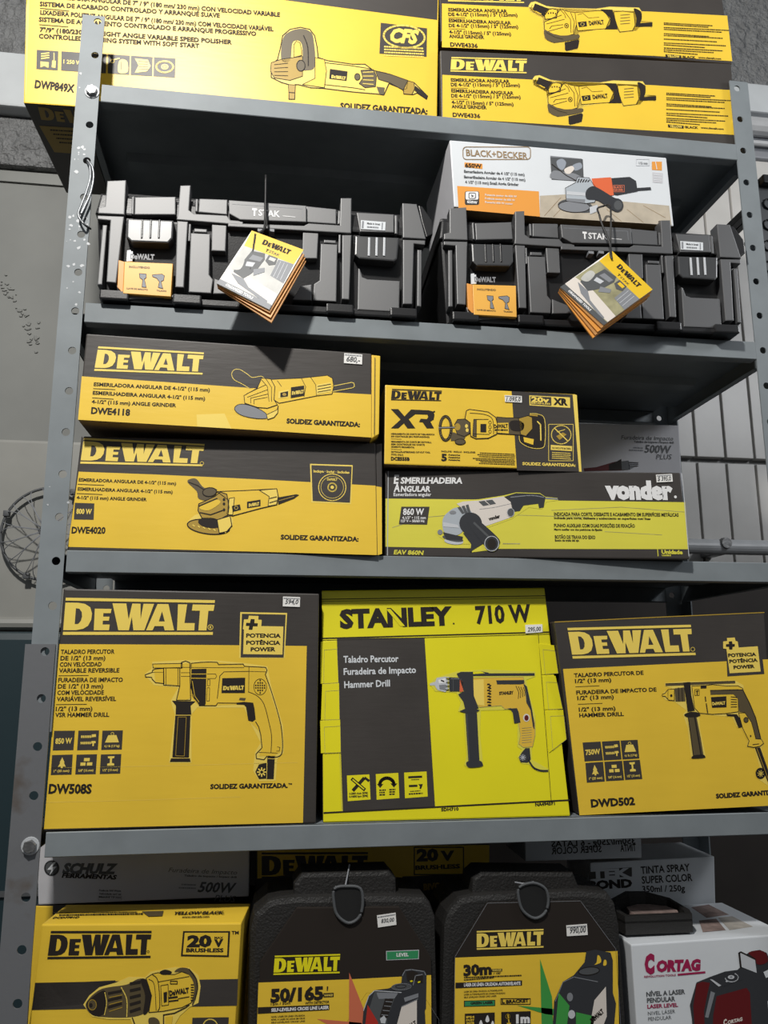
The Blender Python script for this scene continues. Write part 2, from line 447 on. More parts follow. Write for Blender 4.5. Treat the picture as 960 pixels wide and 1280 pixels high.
def shelf(z):
    mb = MB(); zt = z+.0125; zb = z-.0125; x0, x1 = -.0165, XR1-.0025; y0, y1 = .0003, D-.0005
    fx0, fx1 = .0112, XR0-.0003
    mb.box((fx0, y0, zt-.0012), (fx1, y0+.03, zt), 'rack_paint'); mb.box((x0, y0+.03, zt-.0012), (x1, y1-.03, zt), 'rack_paint'); mb.box((fx0, y1-.03, zt-.0012), (fx1, y1, zt), 'rack_paint')
    prof = [(y0-.0025, zt-.0008), (y0-.0018, zt), (y0+.004, zt), (y0+.004, zt-.0012), (y0-.0006, zt-.0012), (y0-.0006, zb+.0012), (y0+.012, zb+.0012), (y0+.012, zb), (y0-.0018, zb), (y0-.0025, zb+.0008)]
    def run(pr, a, c):
        n = len(pr); vs = [(a, y, z_) for y, z_ in pr]+[(c, y, z_) for y, z_ in pr]
        mb.add(vs, [[i, (i+1) % n, n+(i+1) % n, n+i] for i in range(n)]+[list(range(n))[::-1], list(range(n, 2*n))], 'rack_paint')
    run(prof, fx0, fx1)
    run([(y0+y1-y, z_) for y, z_ in prof], fx0, fx1)
    for xa, xb in ((x0, x0+.0012), (x1-.0012, x1)):
        mb.box((xa, y0+.003, zb), (xb, y1-.003, zt), 'rack_paint')
    mb.box((x0, y0+.031, zb), (x0+.010, y1-.031, zb+.0012), 'rack_paint'); mb.box((x1-.010, y0+.031, zb), (x1, y1-.031, zb+.0012), 'rack_paint')
    # pressed stiffener under the sheet
    yc = D*.52
    run([(yc-.02, zt-.0012), (yc-.012, zt-.010), (yc+.012, zt-.010), (yc+.02, zt-.0012)], .02, W-.02)
    return mb
for k in range(7): shelf(SZ[k]).build('shelf', rack)
def bolt(x, z, y=-.002):
    mb = MB(); n = 6
    for r, y0, y1, mt in ((.0092, y, y-.0012, 'chip'), (.0068, y-.0012, y-.006, 'bolt_metal')):
        n = 20 if r > .009 else 6
        pts = [(x+r*math.cos(i*2*math.pi/n+.3), y1, z+r*math.sin(i*2*math.pi/n+.3)) for i in range(n)]
        mb.prism(pts, (0, y0-y1, 0), mt, .0006)
    return mb
bolt(0, SZ[0]).build('bolt', rack); bolt(-.003, SZ[3], -.0045).build('bolt', rack)
# ------------------------------------------------------------------ things behind and beside the rack
fan = empty('wall_fan', at(20, 785, .45), 'grey round wire fan guard on a pale panel left of the rack', 'fan')
mb = MB(); a = at(-120, 545, .49); c = at(150, 785, .49)
mb.box((a.x, .485, c.z), (c.x, .515, a.z), 'pale_panel', .006)
mb.tube([(a.x, .483, c.z+.006), (c.x, .483, c.z+.006)], .011, 'pale_panel', 10); mb.build('housing', fan)
cc = at(63, 667, .47); rr = (at(63, 667, .47)-at(1, 667, .47)).length
mb = MB()
mb.tube([cc+V((rr*math.cos(t), 0, rr*math.sin(t))) for t in [i*math.pi/24 for i in range(48)]], .0024, 'grey_dark', 8, True)
mb.tube([cc+V((rr*.12*math.cos(t), -.030, rr*.12*math.sin(t))) for t in [i*math.pi/12 for i in range(24)]], .0018, 'grey_dark', 8, True)
for i in range(28):
    t = i*2*math.pi/28; g = .09 if i % 2 else -.12
    mb.tube([cc+V((rr*f*math.cos(t+g*(1-f)*f*4), -.03*math.sqrt(1-f*f)-.001, rr*f*math.sin(t+g*(1-f)*f*4))) for f in (.12, .3, .45, .62, .8, .92, 1)], .0007, 'grey_mid', 6)
for i in range(4):
    t = i*math.pi/2+2.72; p = cc+V((rr*math.cos(t), -.002, rr*math.sin(t))); mb.box(p-V((.005, .003, .005)), p+V((.005, .006, .005)), 'grey_dark', .001)
mb.build('wire_guard', fan, smooth=True)
mb = MB(); mb.box((-1.0, .30, 0), (-.055, .478, 1.512), 'teal', .012); mb.box((-1.0, .296, 1.155), (-.055, .302, 1.162), 'grey_dark')
mb.build('metal_cabinet', label='dark blue-green cabinet standing left of the rack below the fan', cat='cabinet')
mb = MB(); mb.tube([(.94, .47, 1.685), (1.9, .47, 1.685)], .0145, 'pipe_metal', 20); 
for xx in (1.085, 1.5): mb.tube([(xx, .452, 1.69), (xx, .462, 1.69)], [.010, .012], 'bolt_metal', 12); mb.box((xx-.012, .48, 1.672), (xx+.012, .53, 1.698), 'bolt_metal', .002)
mb.build('metal_pipe', label='silver horizontal metal tube with a bolt along the pale panelled wall', cat='pipe', smooth=False)
# perforated dark sheet right of the right post
p0 = at(949, 226, .10); p1 = at(1010, 420, .10)
mb = MB()
for xx in (p0.x+.02, p1.x-.02): mb.box((xx-.006, .103, p0.z-.016), (xx+.006, .535, p0.z-.004), 'plastic_black', .001)
mb.box((p0.x-.006, .098, p1.z), (p1.x, .104, p0.z), 'grey_dark', .001); mb.box((p0.x-.003, .085, p0.z-.012), (p1.x, .112, p0.z+.002), 'plastic_black', .002)
for k in range(6):
    for j in range(3):
        c = at(961+j*20, 255+k*26, .097); c.x = min(c.x, p1.x-.011); c.z = max(c.z, p1.z+.011)
        mb.tube([c+V((.0085*math.cos(t), 0, .0085*math.sin(t))) for t in [i*math.pi/8 for i in range(16)]], .0013, 'plastic_black', 6, True)
mb.build('perforated_panel', label='dark panel with rows of round holes at the right edge beside the rack post', cat='panel')
# bare wire twisted through a hole of the left post
mb = MB()
q = [(109, 203), (112, 207), (113, 222), (108, 240), (101, 258), (98, 267), (100, 274), (106, 281), (113, 286)]
pts = [at(x, y, -.010 if 0 < i < len(q)-1 else (-.002 if i == 0 else .004)) for i, (x, y) in enumerate(q)]
def cr3(P, k=5):
    o = []
    for i in range(len(P)-1):
        p0 = P[max(i-1, 0)]; p1 = P[i]; p2 = P[i+1]; p3 = P[min(i+2, len(P)-1)]
        for j in range(k):
            t = j/k; o.append(.5*((2*p1)+(p2-p0)*t+(2*p0-5*p1+4*p2-p3)*t*t+(3*p1-p0-3*p2+p3)*t**3))
    return o+[P[-1]]
mb.tube(cr3(pts), .0014, 'wire', 8)
q = [(109, 200), (115, 208), (117, 222), (113, 242), (106, 258), (101, 268)]
mb.tube(cr3([at(x, y, -.006-.001*i) for i, (x, y) in enumerate(q)]), .0014, 'wire', 8)
q = [(111, 203), (114, 216), (110, 236), (103, 254), (99, 266)]
mb.tube(cr3([at(x, y, -.008) for x, y in q]), .0012, 'wire', 8)
mb.build('wire_loop', label='loop of thin bare wire hooked through a hole of the left post', cat='wire', smooth=True)
# ------------------------------------------------------------------ shared printed pictures
c1=(0,0,1.7143); c2=(530,0,2.2326); c4=(520,160,2.1818); c5=(80,400,2.3415); c6=(470,440,1.9592); c7=(30,720,2.5263); c8=(380,720,2.7429); c9=(660,730,3.2)
c10=(0,1030,2.9091); c11=(300,1040,3.6923); c12=(530,1040,3.6923); c13=(730,1040,4.1739)
d3=(300,20,3.84); d4=(660,0,6); d5=(280,450,4.8); d6=(220,580,3.6923); d7=(180,820,4.8); d8=(530,820,5.6471); e1=(820,840,6.8571); e2=(480,475,3.84); e3=(480,600,4.3636); e4=(660,180,5.0526)
f1=(90,1180,4.3636); f2=(50,890,8.7273); f3=(290,755,10.6667); f4=(420,1190,6.8571); f5=(860,1170,9.6); f6=(0,0,5.8154)
INK = 'ink'
def shape(a, pts, fill, wd=2.5, ly=2, sm=False, ink=INK):
    a.poly(pts, fill, ly, sm); a.line(pts, wd, ink, ly+1, True, sm)
def icons(a, q, txt, fg='yellow_light'):
    """two rows of three dark square icons; q = list of six quads in crop coordinates (tl,tr,br,bl)"""
    for k, (tl, tr, br, bl) in enumerate(q):
        a.poly([tl, tr, br, bl], 'black_print', 2)
        def g(u, v): return ((tl[0]*(1-u)+tr[0]*u)*(1-v)+(bl[0]*(1-u)+br[0]*u)*v, (tl[1]*(1-u)+tr[1]*u)*(1-v)+(bl[1]*(1-u)+br[1]*u)*v)
        hh = bl[1]-tl[1]
        P = lambda L, ly=4: a.poly([g(*z) for z in L], fg, ly)
        if k == 0: a.text(txt, *g(.1, .66), *g(.9, .64), hh*.26, fg, 4, .03)
        if k == 1:
            for v in (.24, .56):
                for j in range(6): P([(.14+j*.085, v+.02), (.2+j*.085, v), (.22+j*.085, v+.12), (.16+j*.085, v+.15)])
            P([(.66, .2), (.86, .19), (.87, .33), (.66, .35)]); P([(.66, .54), (.86, .54), (.88, .64), (.8, .66), (.79, .8), (.72, .8), (.72, .66), (.66, .66)])
        if k == 2:
            P([(.3, .24), (.7, .24), (.84, .62), (.16, .62)]); c = g(.5, .17); a.ring(c[0], c[1], hh*.07, hh*.07, hh*.035, fg, 4, n=12)
        if k == 3: P([(.5, .12), (.63, .38), (.6, .4), (.7, .6), (.56, .58), (.56, .66), (.46, .66), (.46, .58), (.32, .6), (.42, .4), (.39, .38)])
        if k == 4:
            P([(.38, .18), (.66, .18), (.66, .34), (.38, .34)]); P([(.22, .4), (.47, .4), (.47, .56), (.22, .56)]); P([(.54, .4), (.8, .4), (.8, .56), (.54, .56)])
        if k == 5: P([(.35, .1), (.68, .1), (.66, .2), (.56, .22), (.56, .44), (.68, .48), (.68, .58), (.34, .58), (.34, .48), (.46, .44), (.46, .22), (.36, .2)])
        if k >= 2: a.text(('4,1 lb (1,9 kg)', '1" (25 mm)', '5/8" (16 mm)', '1/2" (13 mm)')[k-2], *g(.14, .86), *g(.88, .85), hh*.11, fg, 4, .02)
# ------------------------------------------------------------------ top shelf: polisher carton
B = Carton(-.1010, .0486, 2.1882, -1.99, 2.08, -3.70, .205, (34,-62), (549,-40), (545.5,148), (29.5,122), bottom='black_print', left='kraft', right='kraft', zb=SZ[0]+.0131)
a = B.art
a.c(0,0,1)
a.poly([(35,-61),(548,-39),(546.5,25),(430,10),(340,-2),(180,-20),(33.5,-38)], 'black_print', 1)
a.c(*f6)
a.poly([(190,60),(200,0),(215,0),(208,200),(200,480),(190,690),(183,690),(186,400)], 'yellow_light', 1)
a.c(*c1)
a.text('LIJADORA PULIDORA ANGULAR DE 7" / 9" (180 mm/ 230 mm) CON VELOCIDAD VARIABLE', 60,-7, 600,36, 9, INK)
a.text('SISTEMA DE ACABADO CONTROLADO Y ARRANQUE SUAVE', 85,13, 471,38, 9, INK)
a.line([(86,18),(148,24)], 1.6, INK)
a.text('LIXADEIRA POLITRIZ ANGULAR DE 7" / 9" (180 mm/ 230 mm) COM VELOCIDADE VARIÁVEL', 86,31, 586,67, 9, INK)
a.text('SISTEMA DE ACABAMENTO CONTROLADO E ARRANQUE PROGRESSIVO', 83,46, 549,77, 9, INK)
a.line([(84,53),(146,58)], 1.6, INK)
a.text('7"/9" (180/230 mm) RIGHT ANGLE VARIABLE SPEED POLISHER', 85,68, 497,95, 9, INK)
a.text('CONTROLLED FINISHING SYSTEM WITH SOFT START', 83,82, 427,103, 9, INK)
for i, x in enumerate((79, 132, 182, 232, 281, 330)):
    dy = (x-79)*.062
    a.poly([(x,107+dy),(x+46,110+dy),(x+45,151+dy),(x-1,148+dy)], 'black_print', 2)
    y = 128+dy
    if i == 0:
        for k in range(3): a.line([(x+10,y-12+k*5),(x+26,y-14+k*5)], 3, 'yellow_light', 4)
        a.poly([(x+8,y+4),(x+26,y+6),(x+25,y+18),(x+16,y+14),(x+8,y+17)], 'yellow_light', 4); a.poly([(x+33,y+2),(x+41,y+3),(x+40,y+18),(x+32,y+17)], 'yellow_light', 4); a.line([(x+37,y-14),(x+37,y+3)], 2, 'yellow_light', 4)
    elif i == 1: a.text('1 250 W', x+4,y+5, x+43,y+8, 8, 'yellow_light', 4, .02)
    elif i == 3:
        a.poly([(x+22,y+18),(x+22,y-2),(x+28,y-10),(x+38,y-8),(x+42,y),(x+41,y+18)], 'yellow_light', 4, True); a.ring(x+9,y-6,4,4,2,'yellow_light',4,n=12); a.line([(x+12,y-9),(x+24,y-12)], 3, 'yellow_light', 4); a.line([(x+28,y-4),(x+28,y+12)],1.5,'black_print',5)
    elif i == 4:
        a.poly([(x+8,y-15),(x+36,y-12),(x+42,y+2),(x+34,y+13),(x+8,y+16),(x+16,y)], 'yellow_light', 4)
        for k in range(4): a.line([(x+16,y-9+k*6),(x+36,y-7+k*5)], 1.3, 'black_print', 5)
    elif i == 5:
        a.ring(x+23,y,18,12,4,'yellow_light',4); a.ell(x+23,y,8,6,'yellow_light',4); a.ring(x+23,y,4,3,1.2,'black_print',5,n=12)
    else:
        a.ring(x+23,y,10,10,3,'yellow_light',4)
a.text('DWP849X', 74,188, 159,198, 16, INK, 3, .03)
a.text('SOLIDEZ GARANTIZADA:', 729,233, 916,245, 12, INK, 3, .035)
a.poly([(816,49),(915,61),(914,122),(813,115)], 'black_print', 2)
a.ring(866,79,44,24,4,'yellow_light',4,.08); a.text('CFS', 836,89, 898,94, 27, 'yellow_light', 4, .05, .3)
for k in range(4): a.micro(823,102+k*6, 908,106+k*6, 3.2, 'yellow_light', 4)
# polisher picture
a.c(*d3)
shape(a, [(150,235),(180,210),(195,150),(205,95),(240,65),(290,55),(335,65),(358,95),(370,150),(375,200),(420,215),(540,232),(600,232),(640,262),(700,275),(800,310),(835,320),(900,385),(895,400),(850,370),(830,378),(790,375),(780,350),(715,325),(690,380),(660,375),(620,372),(540,365),(400,348),(340,345),(280,330),(265,330),(262,400),(235,400),(236,330),(200,320),(150,295)], 'yellow_light', 5, 1)
a.poly([(198,210),(206,110),(240,75),(290,62),(330,72),(352,105),(360,240),(320,262),(302,250),(300,160),(290,125),(268,118),(250,135),(240,215)], 'ink_soft', 3, True)
shape(a, [(258,200),(258,140),(270,122),(288,130),(296,165),(296,190)], 'yellow_print', 3, 4)
a.line([(305,95),(325,150),(328,240)], 5, INK, 5, sm=True)
shape(a, [(150,225),(200,208),(300,195),(300,290),(240,310),(165,298),(146,265)], 'yellow_dark', 3, 3)
for k in range(4): a.line([(165,235+k*17),(230,228+k*20)], 3, INK, 5)
shape(a, [(360,200),(405,210),(415,265),(405,345),(300,330),(360,300)], 'yellow_print', 3, 3)
a.ell(292,240,20,26,'ink_soft',5); a.ring(292,240,20,26,4,INK,6)
a.line([(410,225),(540,240),(630,255)], 3, INK, 4); a.line([(405,330),(540,345),(600,355)], 3, INK, 4)
a.poly([(432,255),(516,267),(511,312),(428,302)], INK, 4); a.logo((440,284),(508,293),(507,308),(438,300),'yellow_light',6,INK,False)
a.ell(563,293,13,16,'ink_soft',4); a.ring(563,293,13,16,3,INK,5)
shape(a, [(580,262),(640,258),(655,290),(650,340),(600,345),(572,325),(590,300)], 'ink_soft', 3, 3)
for k in range(4): a.line([(590,272+k*18),(640,270+k*20)], 4, 'yellow_light', 6)
shape(a, [(650,265),(720,280),(805,310),(800,350),(780,355),(720,322),(665,305)], 'ink_soft', 3, 3)
shape(a, [(805,312),(835,320),(838,350),(825,378),(785,375),(785,352)], 'yellow_dark', 3, 4)
a.poly([(840,335),(900,382),(893,398),(838,360)], INK, 4); a.poly([(655,340),(695,345),(690,378),(668,376)], 'ink_soft', 4)
shape(a, [(232,330),(266,332),(262,400),(236,400)], 'yellow_dark', 3, 3); a.line([(234,368),(264,370)], 4, INK, 5)
# printing on the underside, seen left of the post
eu = (B.fr[2]-B.fr[3]).normalized(); ev = -V((B.n.x, B.n.y, 0)); ev = (ev-eu*ev.dot(eu)).normalized(); en = eu.cross(ev)
if en.z > 0: en = -en
ub = Art(B.mb, B.fr[3], eu, ev, en); ub.c(*f6)
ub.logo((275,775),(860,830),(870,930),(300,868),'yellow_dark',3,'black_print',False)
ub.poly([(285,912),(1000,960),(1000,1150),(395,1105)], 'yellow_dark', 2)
for k in range(4): ub.micro(365+k*22,948+k*30, 760+k*10,972+k*30, 10, INK, 3)
B.build('polisher_box', 'large yellow box showing a polisher, left end of the top shelf', 'box')
# ------------------------------------------------------------------ two grinder cartons at the right end of the top shelf
def grinder_pic(a, o, halo=True):
    """compact angle grinder with side handle up left; o shifts crop coordinates of the lower carton"""
    ox, oy = o; S = lambda L: [(x+ox, y+oy) for x, y in L]
    shape(a, S([(32,600),(50,572),(85,565),(165,600),(200,605),(270,612),(310,615),(540,620),(640,605),(860,612),(885,650),(875,710),(960,715),(958,760),(870,755),(840,785),(715,800),(690,770),(560,775),(410,800),(415,850),(400,925),(310,940),(300,870),(220,880),(150,845),(140,740),(135,690),(40,640)]), 'yellow_light', 2, 1, ink='yellow_light')
    a.poly(S([(80,580),(190,622),(150,680),(62,625)]), INK, 3); a.line(S([(60,590),(48,620),(66,640),(140,680)]), 3, INK, 3); a.line(S([(85,640),(125,660)]), 7, 'yellow_print', 4)
    shape(a, S([(155,700),(150,660),(170,628),(210,620),(250,630),(240,690)]), 'yellow_print', 6, 3); 
    for k in range(4): a.ell(180+ox+k*18, 655+oy-k*5+k*k*2, 5, 6, INK, 5)
    shape(a, S([(150,720),(230,680),(270,625),(320,640),(380,650),(390,740),(370,810),(300,830),(170,800),(150,770)]), 'yellow_print', 4, 3)
    a.poly(S([(150,780),(230,815),(300,822),(405,815),(400,845),(300,865),(220,875),(160,845)]), 'ink_soft', 5, True); a.line(S([(165,800),(230,835),(290,850)]), 4, INK, 6)
    for L in ([(160,715),(280,668)], [(165,735),(300,700)], [(190,770),(205,750),(290,740)], [(180,790),(290,760)], [(300,640),(345,700),(350,800)], [(345,645),(375,720),(365,800)], [(270,630),(300,660),(310,690)]): a.line(S(L), 4, INK, 5)
    a.ring(316+ox,748+oy,14,16,5,INK,5); a.ell(316+ox,748+oy,6,7,INK,5)
    a.poly(S([(302,875),(400,850),(412,862),(402,915),(318,938),(305,930)]), INK, 4)
    shape(a, S([(380,650),(560,635),(600,640),(640,700),(610,770),(400,785),(390,740)]), 'yellow_print', 4, 3)
    a.line(S([(400,665),(440,655),(480,690),(560,685)]), 3, INK, 5)
    a.poly(S([(400,722),(465,715),(470,752),(410,760)]), INK, 5); a.ring(435+ox,738+oy,13,12,3,'yellow_light',6)
    a.text('DeWALT', 488+ox,745+oy, 600+ox,735+oy, 30, INK, 5, .04)
    a.poly(S([(570,625),(660,628),(675,680),(700,775),(600,775),(640,740),(645,690)]), INK, 5)
    shape(a, S([(670,645),(740,640),(820,650),(830,745),(810,785),(715,795),(695,750),(680,700)]), 'yellow_print', 4, 4)
    for k in range(4): a.line(S([(720,670+k*22),(790,664+k*22)]), 5, 'ink_soft', 6)
    a.poly(S([(820,620),(870,640),(880,690),(860,740),(835,755),(840,690)]), INK, 5, True)
    a.poly(S([(865,730),(960,722),(960,752),(850,758)]), INK, 4)
def grinder_carton(pose, depth, quad, label, dy, band, zb):
    global TOPZ
    B = Carton(*pose, depth, *quad, front='black_print', bottom='kraft', right='kraft', zb=zb)
    TOPZ = B.top
    a = B.art
    a.c(*c2)
    a.poly(band, 'yellow_print', 1)
    O = (0, dy)
    def s(x, y): return (x+dy*.035, y+dy)
    a.logo(s(76,165),s(287,170),s(286,200),s(74,195),'yellow_light',3)
    a.text('ESMERILADORA ANGULAR', *s(75,228), *s(239,232), 9, INK); a.text('DE 4-1/2" (115mm) / 5" (125mm)', *s(75,241), *s(268,243), 9, INK)
    a.line([s(75,246),s(122,247)], 1.3, INK)
    a.text('ESMERILHADEIRA ANGULAR', *s(76,258), *s(250,265), 9, INK); a.text('DE 4-1/2" (115mm) / 5" (125mm)', *s(76,272), *s(270,276), 9, INK)
    a.line([s(76,277),s(122,278)], 1.3, INK)
    a.text('4-1/2" (115mm) / 5" (125mm)', *s(77,290), *s(250,296), 9, INK); a.text('ANGLE GRINDER', *s(77,302), *s(175,305), 9, INK)
    a.text('DWE4336', *s(80,326), *s(157,330), 11, INK, 3, .03)
    for y, x1 in ((262,812),(266,800),(275,858),(280,838),(292,802),(297,840),(307,825),(318,850),(323,790),(332,840),(337,815),(342,770)):
        a.micro(*s(676,y), *s(x1,y+8), 3, INK)
    a.line([s(683,352),s(722,355)], 9, INK, 3); a.text('YELLOW', *s(685,356), *s(720,358), 6, 'yellow_light', 5, .03); a.text('·BLACK', *s(726,358), *s(765,360), 6, INK, 3, .03)
    a.text('www.dewalt.com', *s(772,359), *s(836,363), 5, INK)
    a.c(*d4)
    grinder_pic(a, (0, 0) if dy == 0 else (-28, -553))
    return B.build('grinder_box', label, 'box', 'compact grinder boxes at the right end of the top shelf')
lowq = ((550,62.7),(914,79.7),(921.5,172.5),(552,147.5))
grinder_carton((.4533,.0180,2.1902,-2.0,-.29,-.21), .24, lowq, 'lower of two compact grinder boxes at the right end of the top shelf', 0,
    [(51,209),(200,217),(400,228),(640,238),(862,252),(875,377),(640,365),(52,329)], SZ[0]+.0131)
upq = ((548,-27),(901,-13),(915,77.3),(551.5,59.8))
grinder_carton((.4548,.0185,2.3040,-2.1,.63,1.16), .24, upq, 'upper of two compact grinder boxes at the right end of the top shelf', -196,
    [(50,10),(200,17),(400,24),(640,33),(846,44),(860,171),(640,156),(50,132)], TOPZ+.0004)
# ------------------------------------------------------------------ white grinder carton on the right toolbox
B = Carton(.4675,-.0040,2.0440,.9,1.6,.19,.15,(562,175),(833,197),(842,280),(568,265),front='white_print',side='white_print',left='grey_print',bottom='kraft',zb=2.0503)
a = B.art; a.c(*c4)
a.poly([(112,158),(335,173),(338,242),(116,222)], 'orange', 1)
a.poly([(338,185),(430,180),(560,200),(690,212),(697,265),(338,243)], 'wood_print', 1)
for L in ([(350,240),(395,190)],[(375,242),(420,195)],[(560,255),(520,222)],[(620,258),(575,222)],[(680,245),(620,212)]): a.line(L, 1.2, 'kraft', 2)
a.line(rrect(128,52,312,86,9), 2.2, 'kraft', 3, True)
pts = rrect(128,54,312,88,9)
a.text('BLACK+DECKER', 137,76, 305,85, 17, 'kraft', 3, .012)
a.poly([(132,94),(181,98),(181,112),(132,107)], 'orange', 2); a.text('650W', 134,107, 179,110, 10, INK, 4, .03)
a.text('Esmeriladora Angular de 4 1/2" (115 mm)', 131,122, 296,131, 7, 'grey_dark'); a.text('Esmerilhadeira Angular de 4 1/2" (115 mm)', 131,137, 298,145, 7, 'grey_dark'); a.text('4 1/2" (115 mm) Small Angle Grinder', 134,151, 280,158, 7, 'grey_dark')
a.poly(rrect(133,173,172,210,5), 'black_print', 3); a.poly(rrect(135,174,170,196,4), 'white', 4); a.line(rrect(144,178,162,193,3), 2, 'grey_dark', 5, True); a.poly([(150,182),(158,186),(152,190)], 'grey_dark', 5)
a.text('650W', 139,205, 167,208, 7, 'white', 5, .03)
for k, t in enumerate(('Potencia motor de 650 W','Potência motor de 650 W','Powerful 650 W motor')): a.text(t, 188,185+k*10, (275,270,264)[k],190+k*10, 5, 'cream_print', 4)
a.poly([(366,76),(452,84),(456,146),(370,141)], 'grey_mid', 2); a.c(*e4)
a.poly([(140,84),(345,97),(352,238),(148,225)], 'grey_dark', 3)
a.poly([(180,110),(215,95),(240,120),(220,165),(190,150)], 'glass_blue', 4, True); a.poly([(290,130),(330,120),(340,150),(300,170),(275,150)], 'glass_blue', 4, True); a.poly([(230,160),(275,140),(290,160),(262,190),(235,185)], 'cream_print', 5, True); a.poly([(160,170),(230,180),(300,190),(345,230),(150,220)], 'grey_mid', 4, True); a.line([(150,130),(240,200),(300,232)],6,INK,5)
a.poly([(188,380),(230,352),(300,360),(395,380),(400,430),(300,432),(215,410)], 'grey_dark', 3, True); a.ell(290,397,100,36,'grey_mid',4,.05); a.ring(290,397,100,36,4,INK,5,.05)
shape(a, [(235,280),(300,245),(312,210),(385,215),(410,255),(440,290),(420,370),(360,378),(240,360)], 'steel_print', 3, 5)
for k in range(5): a.line([(312+k*16,245-k*1),(322+k*16,222+k*2)], 6, INK, 7)
a.poly([(245,300),(360,310),(362,330),(240,322)], 'grey_light', 7); a.poly([(240,345),(360,352),(355,376),(245,362)], 'grey_mid', 7)
a.poly([(400,220),(520,212),(545,240),(540,325),(500,330),(450,290),(412,265)], 'red_orange', 6)
a.poly([(525,218),(640,210),(680,235),(690,300),(560,325),(540,320)], 'plastic_print', 7, False)
a.frame(538,263,606,305,3,'salmon_beam',8); a.text('BLACK+', 543,283, 600,281, 14, 'salmon_beam', 8); a.text('DECKER', 543,300, 600,298, 12, 'salmon_beam', 8)
a.line([(690,288),(770,283)], 17, 'plastic_print', 7)
a.poly([(365,300),(400,270),(440,280),(540,340),(575,350),(590,390),(570,425),(530,420),(440,360),(370,350)], 'plastic_print', 8, True)
a.ell(562,390,38,42,'plastic_print',9); a.ell(566,390,26,30,'grey_dark',10)
a.poly([(388,400),(438,385),(442,425),(390,445)], 'grey_light', 6)
a.frame(684,97,765,138,2.5,'grey_light',3); a.text('115 mm', 700,128,755,130,14,'grey_mid',3)
a.poly([(782,112),(845,112),(845,168),(782,164)], 'orange', 2); a.text('1', 810,158,815,158,42,'white_print',4,.03); a.poly([(785,180),(850,185),(850,248),(788,243)], 'grey_print', 2)
for k in range(3): a.micro(792,198+k*16,845,202+k*16,5,'white_print',4)
a.text('G650', 822,498, 870,502, 12, INK)
# left end of that box
sp_ = Art(B.mb, B.fr[3], V((-B.n.x,-B.n.y,0)).normalized(), V((0,0,1)), -B.u); sp_.c(480,90,6)
sp_.poly([(470,920),(446,970),(438,1020),(456,1000)], INK, 3); sp_.poly([(496,900),(478,950),(472,1000),(490,985)], 'olive_print', 3)
B.build('grinder_box', 'white grinder box with an orange panel, lying on the right toolbox', 'box')
# ------------------------------------------------------------------ second-lowest visible bay: grinder cartons on the left
B = Carton(.0096,.0080,1.5905,-2.6,-.5,1.2,.14,(101.4,545),(469.6,553.8),(472,694.7),(84.3,684.3),front='black_print',zb=SZ[2]+.0131)
a = B.art; a.c(*c5)
a.poly([(43,444),(260,452),(560,466),(912,485),(916,688),(560,678),(11,664)], 'yellow_print', 1)
a.logo((57,355),(411,372),(406,420),(49,411),'yellow_light',3); a.ring(404,420,5,5,1.5,'yellow_light',5,n=12)
a.text('ESMERILADORA ANGULAR DE 4-1/2" (115 mm)', 43,472, 328,483, 9, INK,3,.025); a.line([(41,481),(117,484)],2,INK)
a.text('ESMERILHADEIRA ANGULAR 4-1/2" (115 mm)', 40,499, 318,508, 9, INK,3,.025); a.line([(38,508),(112,511)],2,INK)
a.text('4-1/2" (115 mm) ANGLE GRINDER', 37,524, 242,530, 9, INK,3,.025)
a.poly([(32,535),(89,537),(87,585),(29,584)],'black_print',2); a.text('800 W', 36,567, 81,568, 14,'yellow_light',4,.03)
a.text('DWE4020', 22,624, 121,625, 18, INK, 3, .03)
a.text('SOLIDEZ GARANTIZADA:', 634,642, 862,648, 13, INK, 3, .04)
a.poly([(720,421),(845,425),(840,539),(724,534)],'yellow_light',2); a.poly([(724,425),(842,429),(837,535),(728,530)],'black_print',3)
a.text('Incluye · Inclui · Includes', 730,446, 835,450, 7,'yellow_light',5,.03); a.ring(785,490,40,39,2.5,'yellow_light',5); a.ring(785,490,33,32,1.2,'yellow_light',5); a.ring(785,490,12,12,4,'yellow_light',5); a.ell(785,490,5,5,'yellow_light',5); a.text('DeWALT', 770,470,800,471,7,'yellow_light',5,.03)
a.c(*d6)
a.poly([(52,270),(90,235),(130,232),(250,240),(255,300),(205,322),(110,305),(60,290)],'yellow_light',2,True)
a.poly([(54,85),(65,70),(95,70),(130,110),(190,118),(150,165),(105,160),(95,125)],'ink_soft',4,True); a.line([(60,85),(100,100),(130,120)],5,INK,5)
a.ell(150,290,98,33,'yellow_dark',4,.12); a.ring(150,290,98,33,5,INK,5,.12,0,360); a.ell(158,272,56,24,INK,6,.12)
for k in range(7): a.line([(78+k*24,282+k*5),(86+k*24,288+k*5)],5,'yellow_light',7)
shape(a,[(105,185),(180,150),(205,130),(235,140),(245,200),(240,235),(200,258),(120,250),(102,215)],'yellow_dark',4,6)
a.poly([(108,200),(180,165),(205,180),(150,215)],'yellow_print',8,True); a.line([(108,195),(190,160)],6,INK,9); a.line([(112,225),(160,235),(215,215)],5,INK,9)
shape(a,[(190,258),(250,240),(258,285),(235,312),(200,320)],'yellow_light',4,8)
a.ell(155,130,32,20,'ink_soft',7,-.1); a.ring(155,130,32,20,4,INK,8,-.1)
shape(a,[(190,128),(340,122),(465,115),(472,150),(465,188),(390,205),(260,240),(235,230),(245,170)],'yellow_print',4,5)
shape(a,[(245,160),(270,155),(262,235),(240,235)],'yellow_light',3,6)
for y in (165,185,212): a.ell(222,y,6,7,INK,8)
a.poly([(258,195),(295,187),(300,212),(262,222)],INK,7); a.ring(278,203,8,7,2.5,'yellow_light',8)
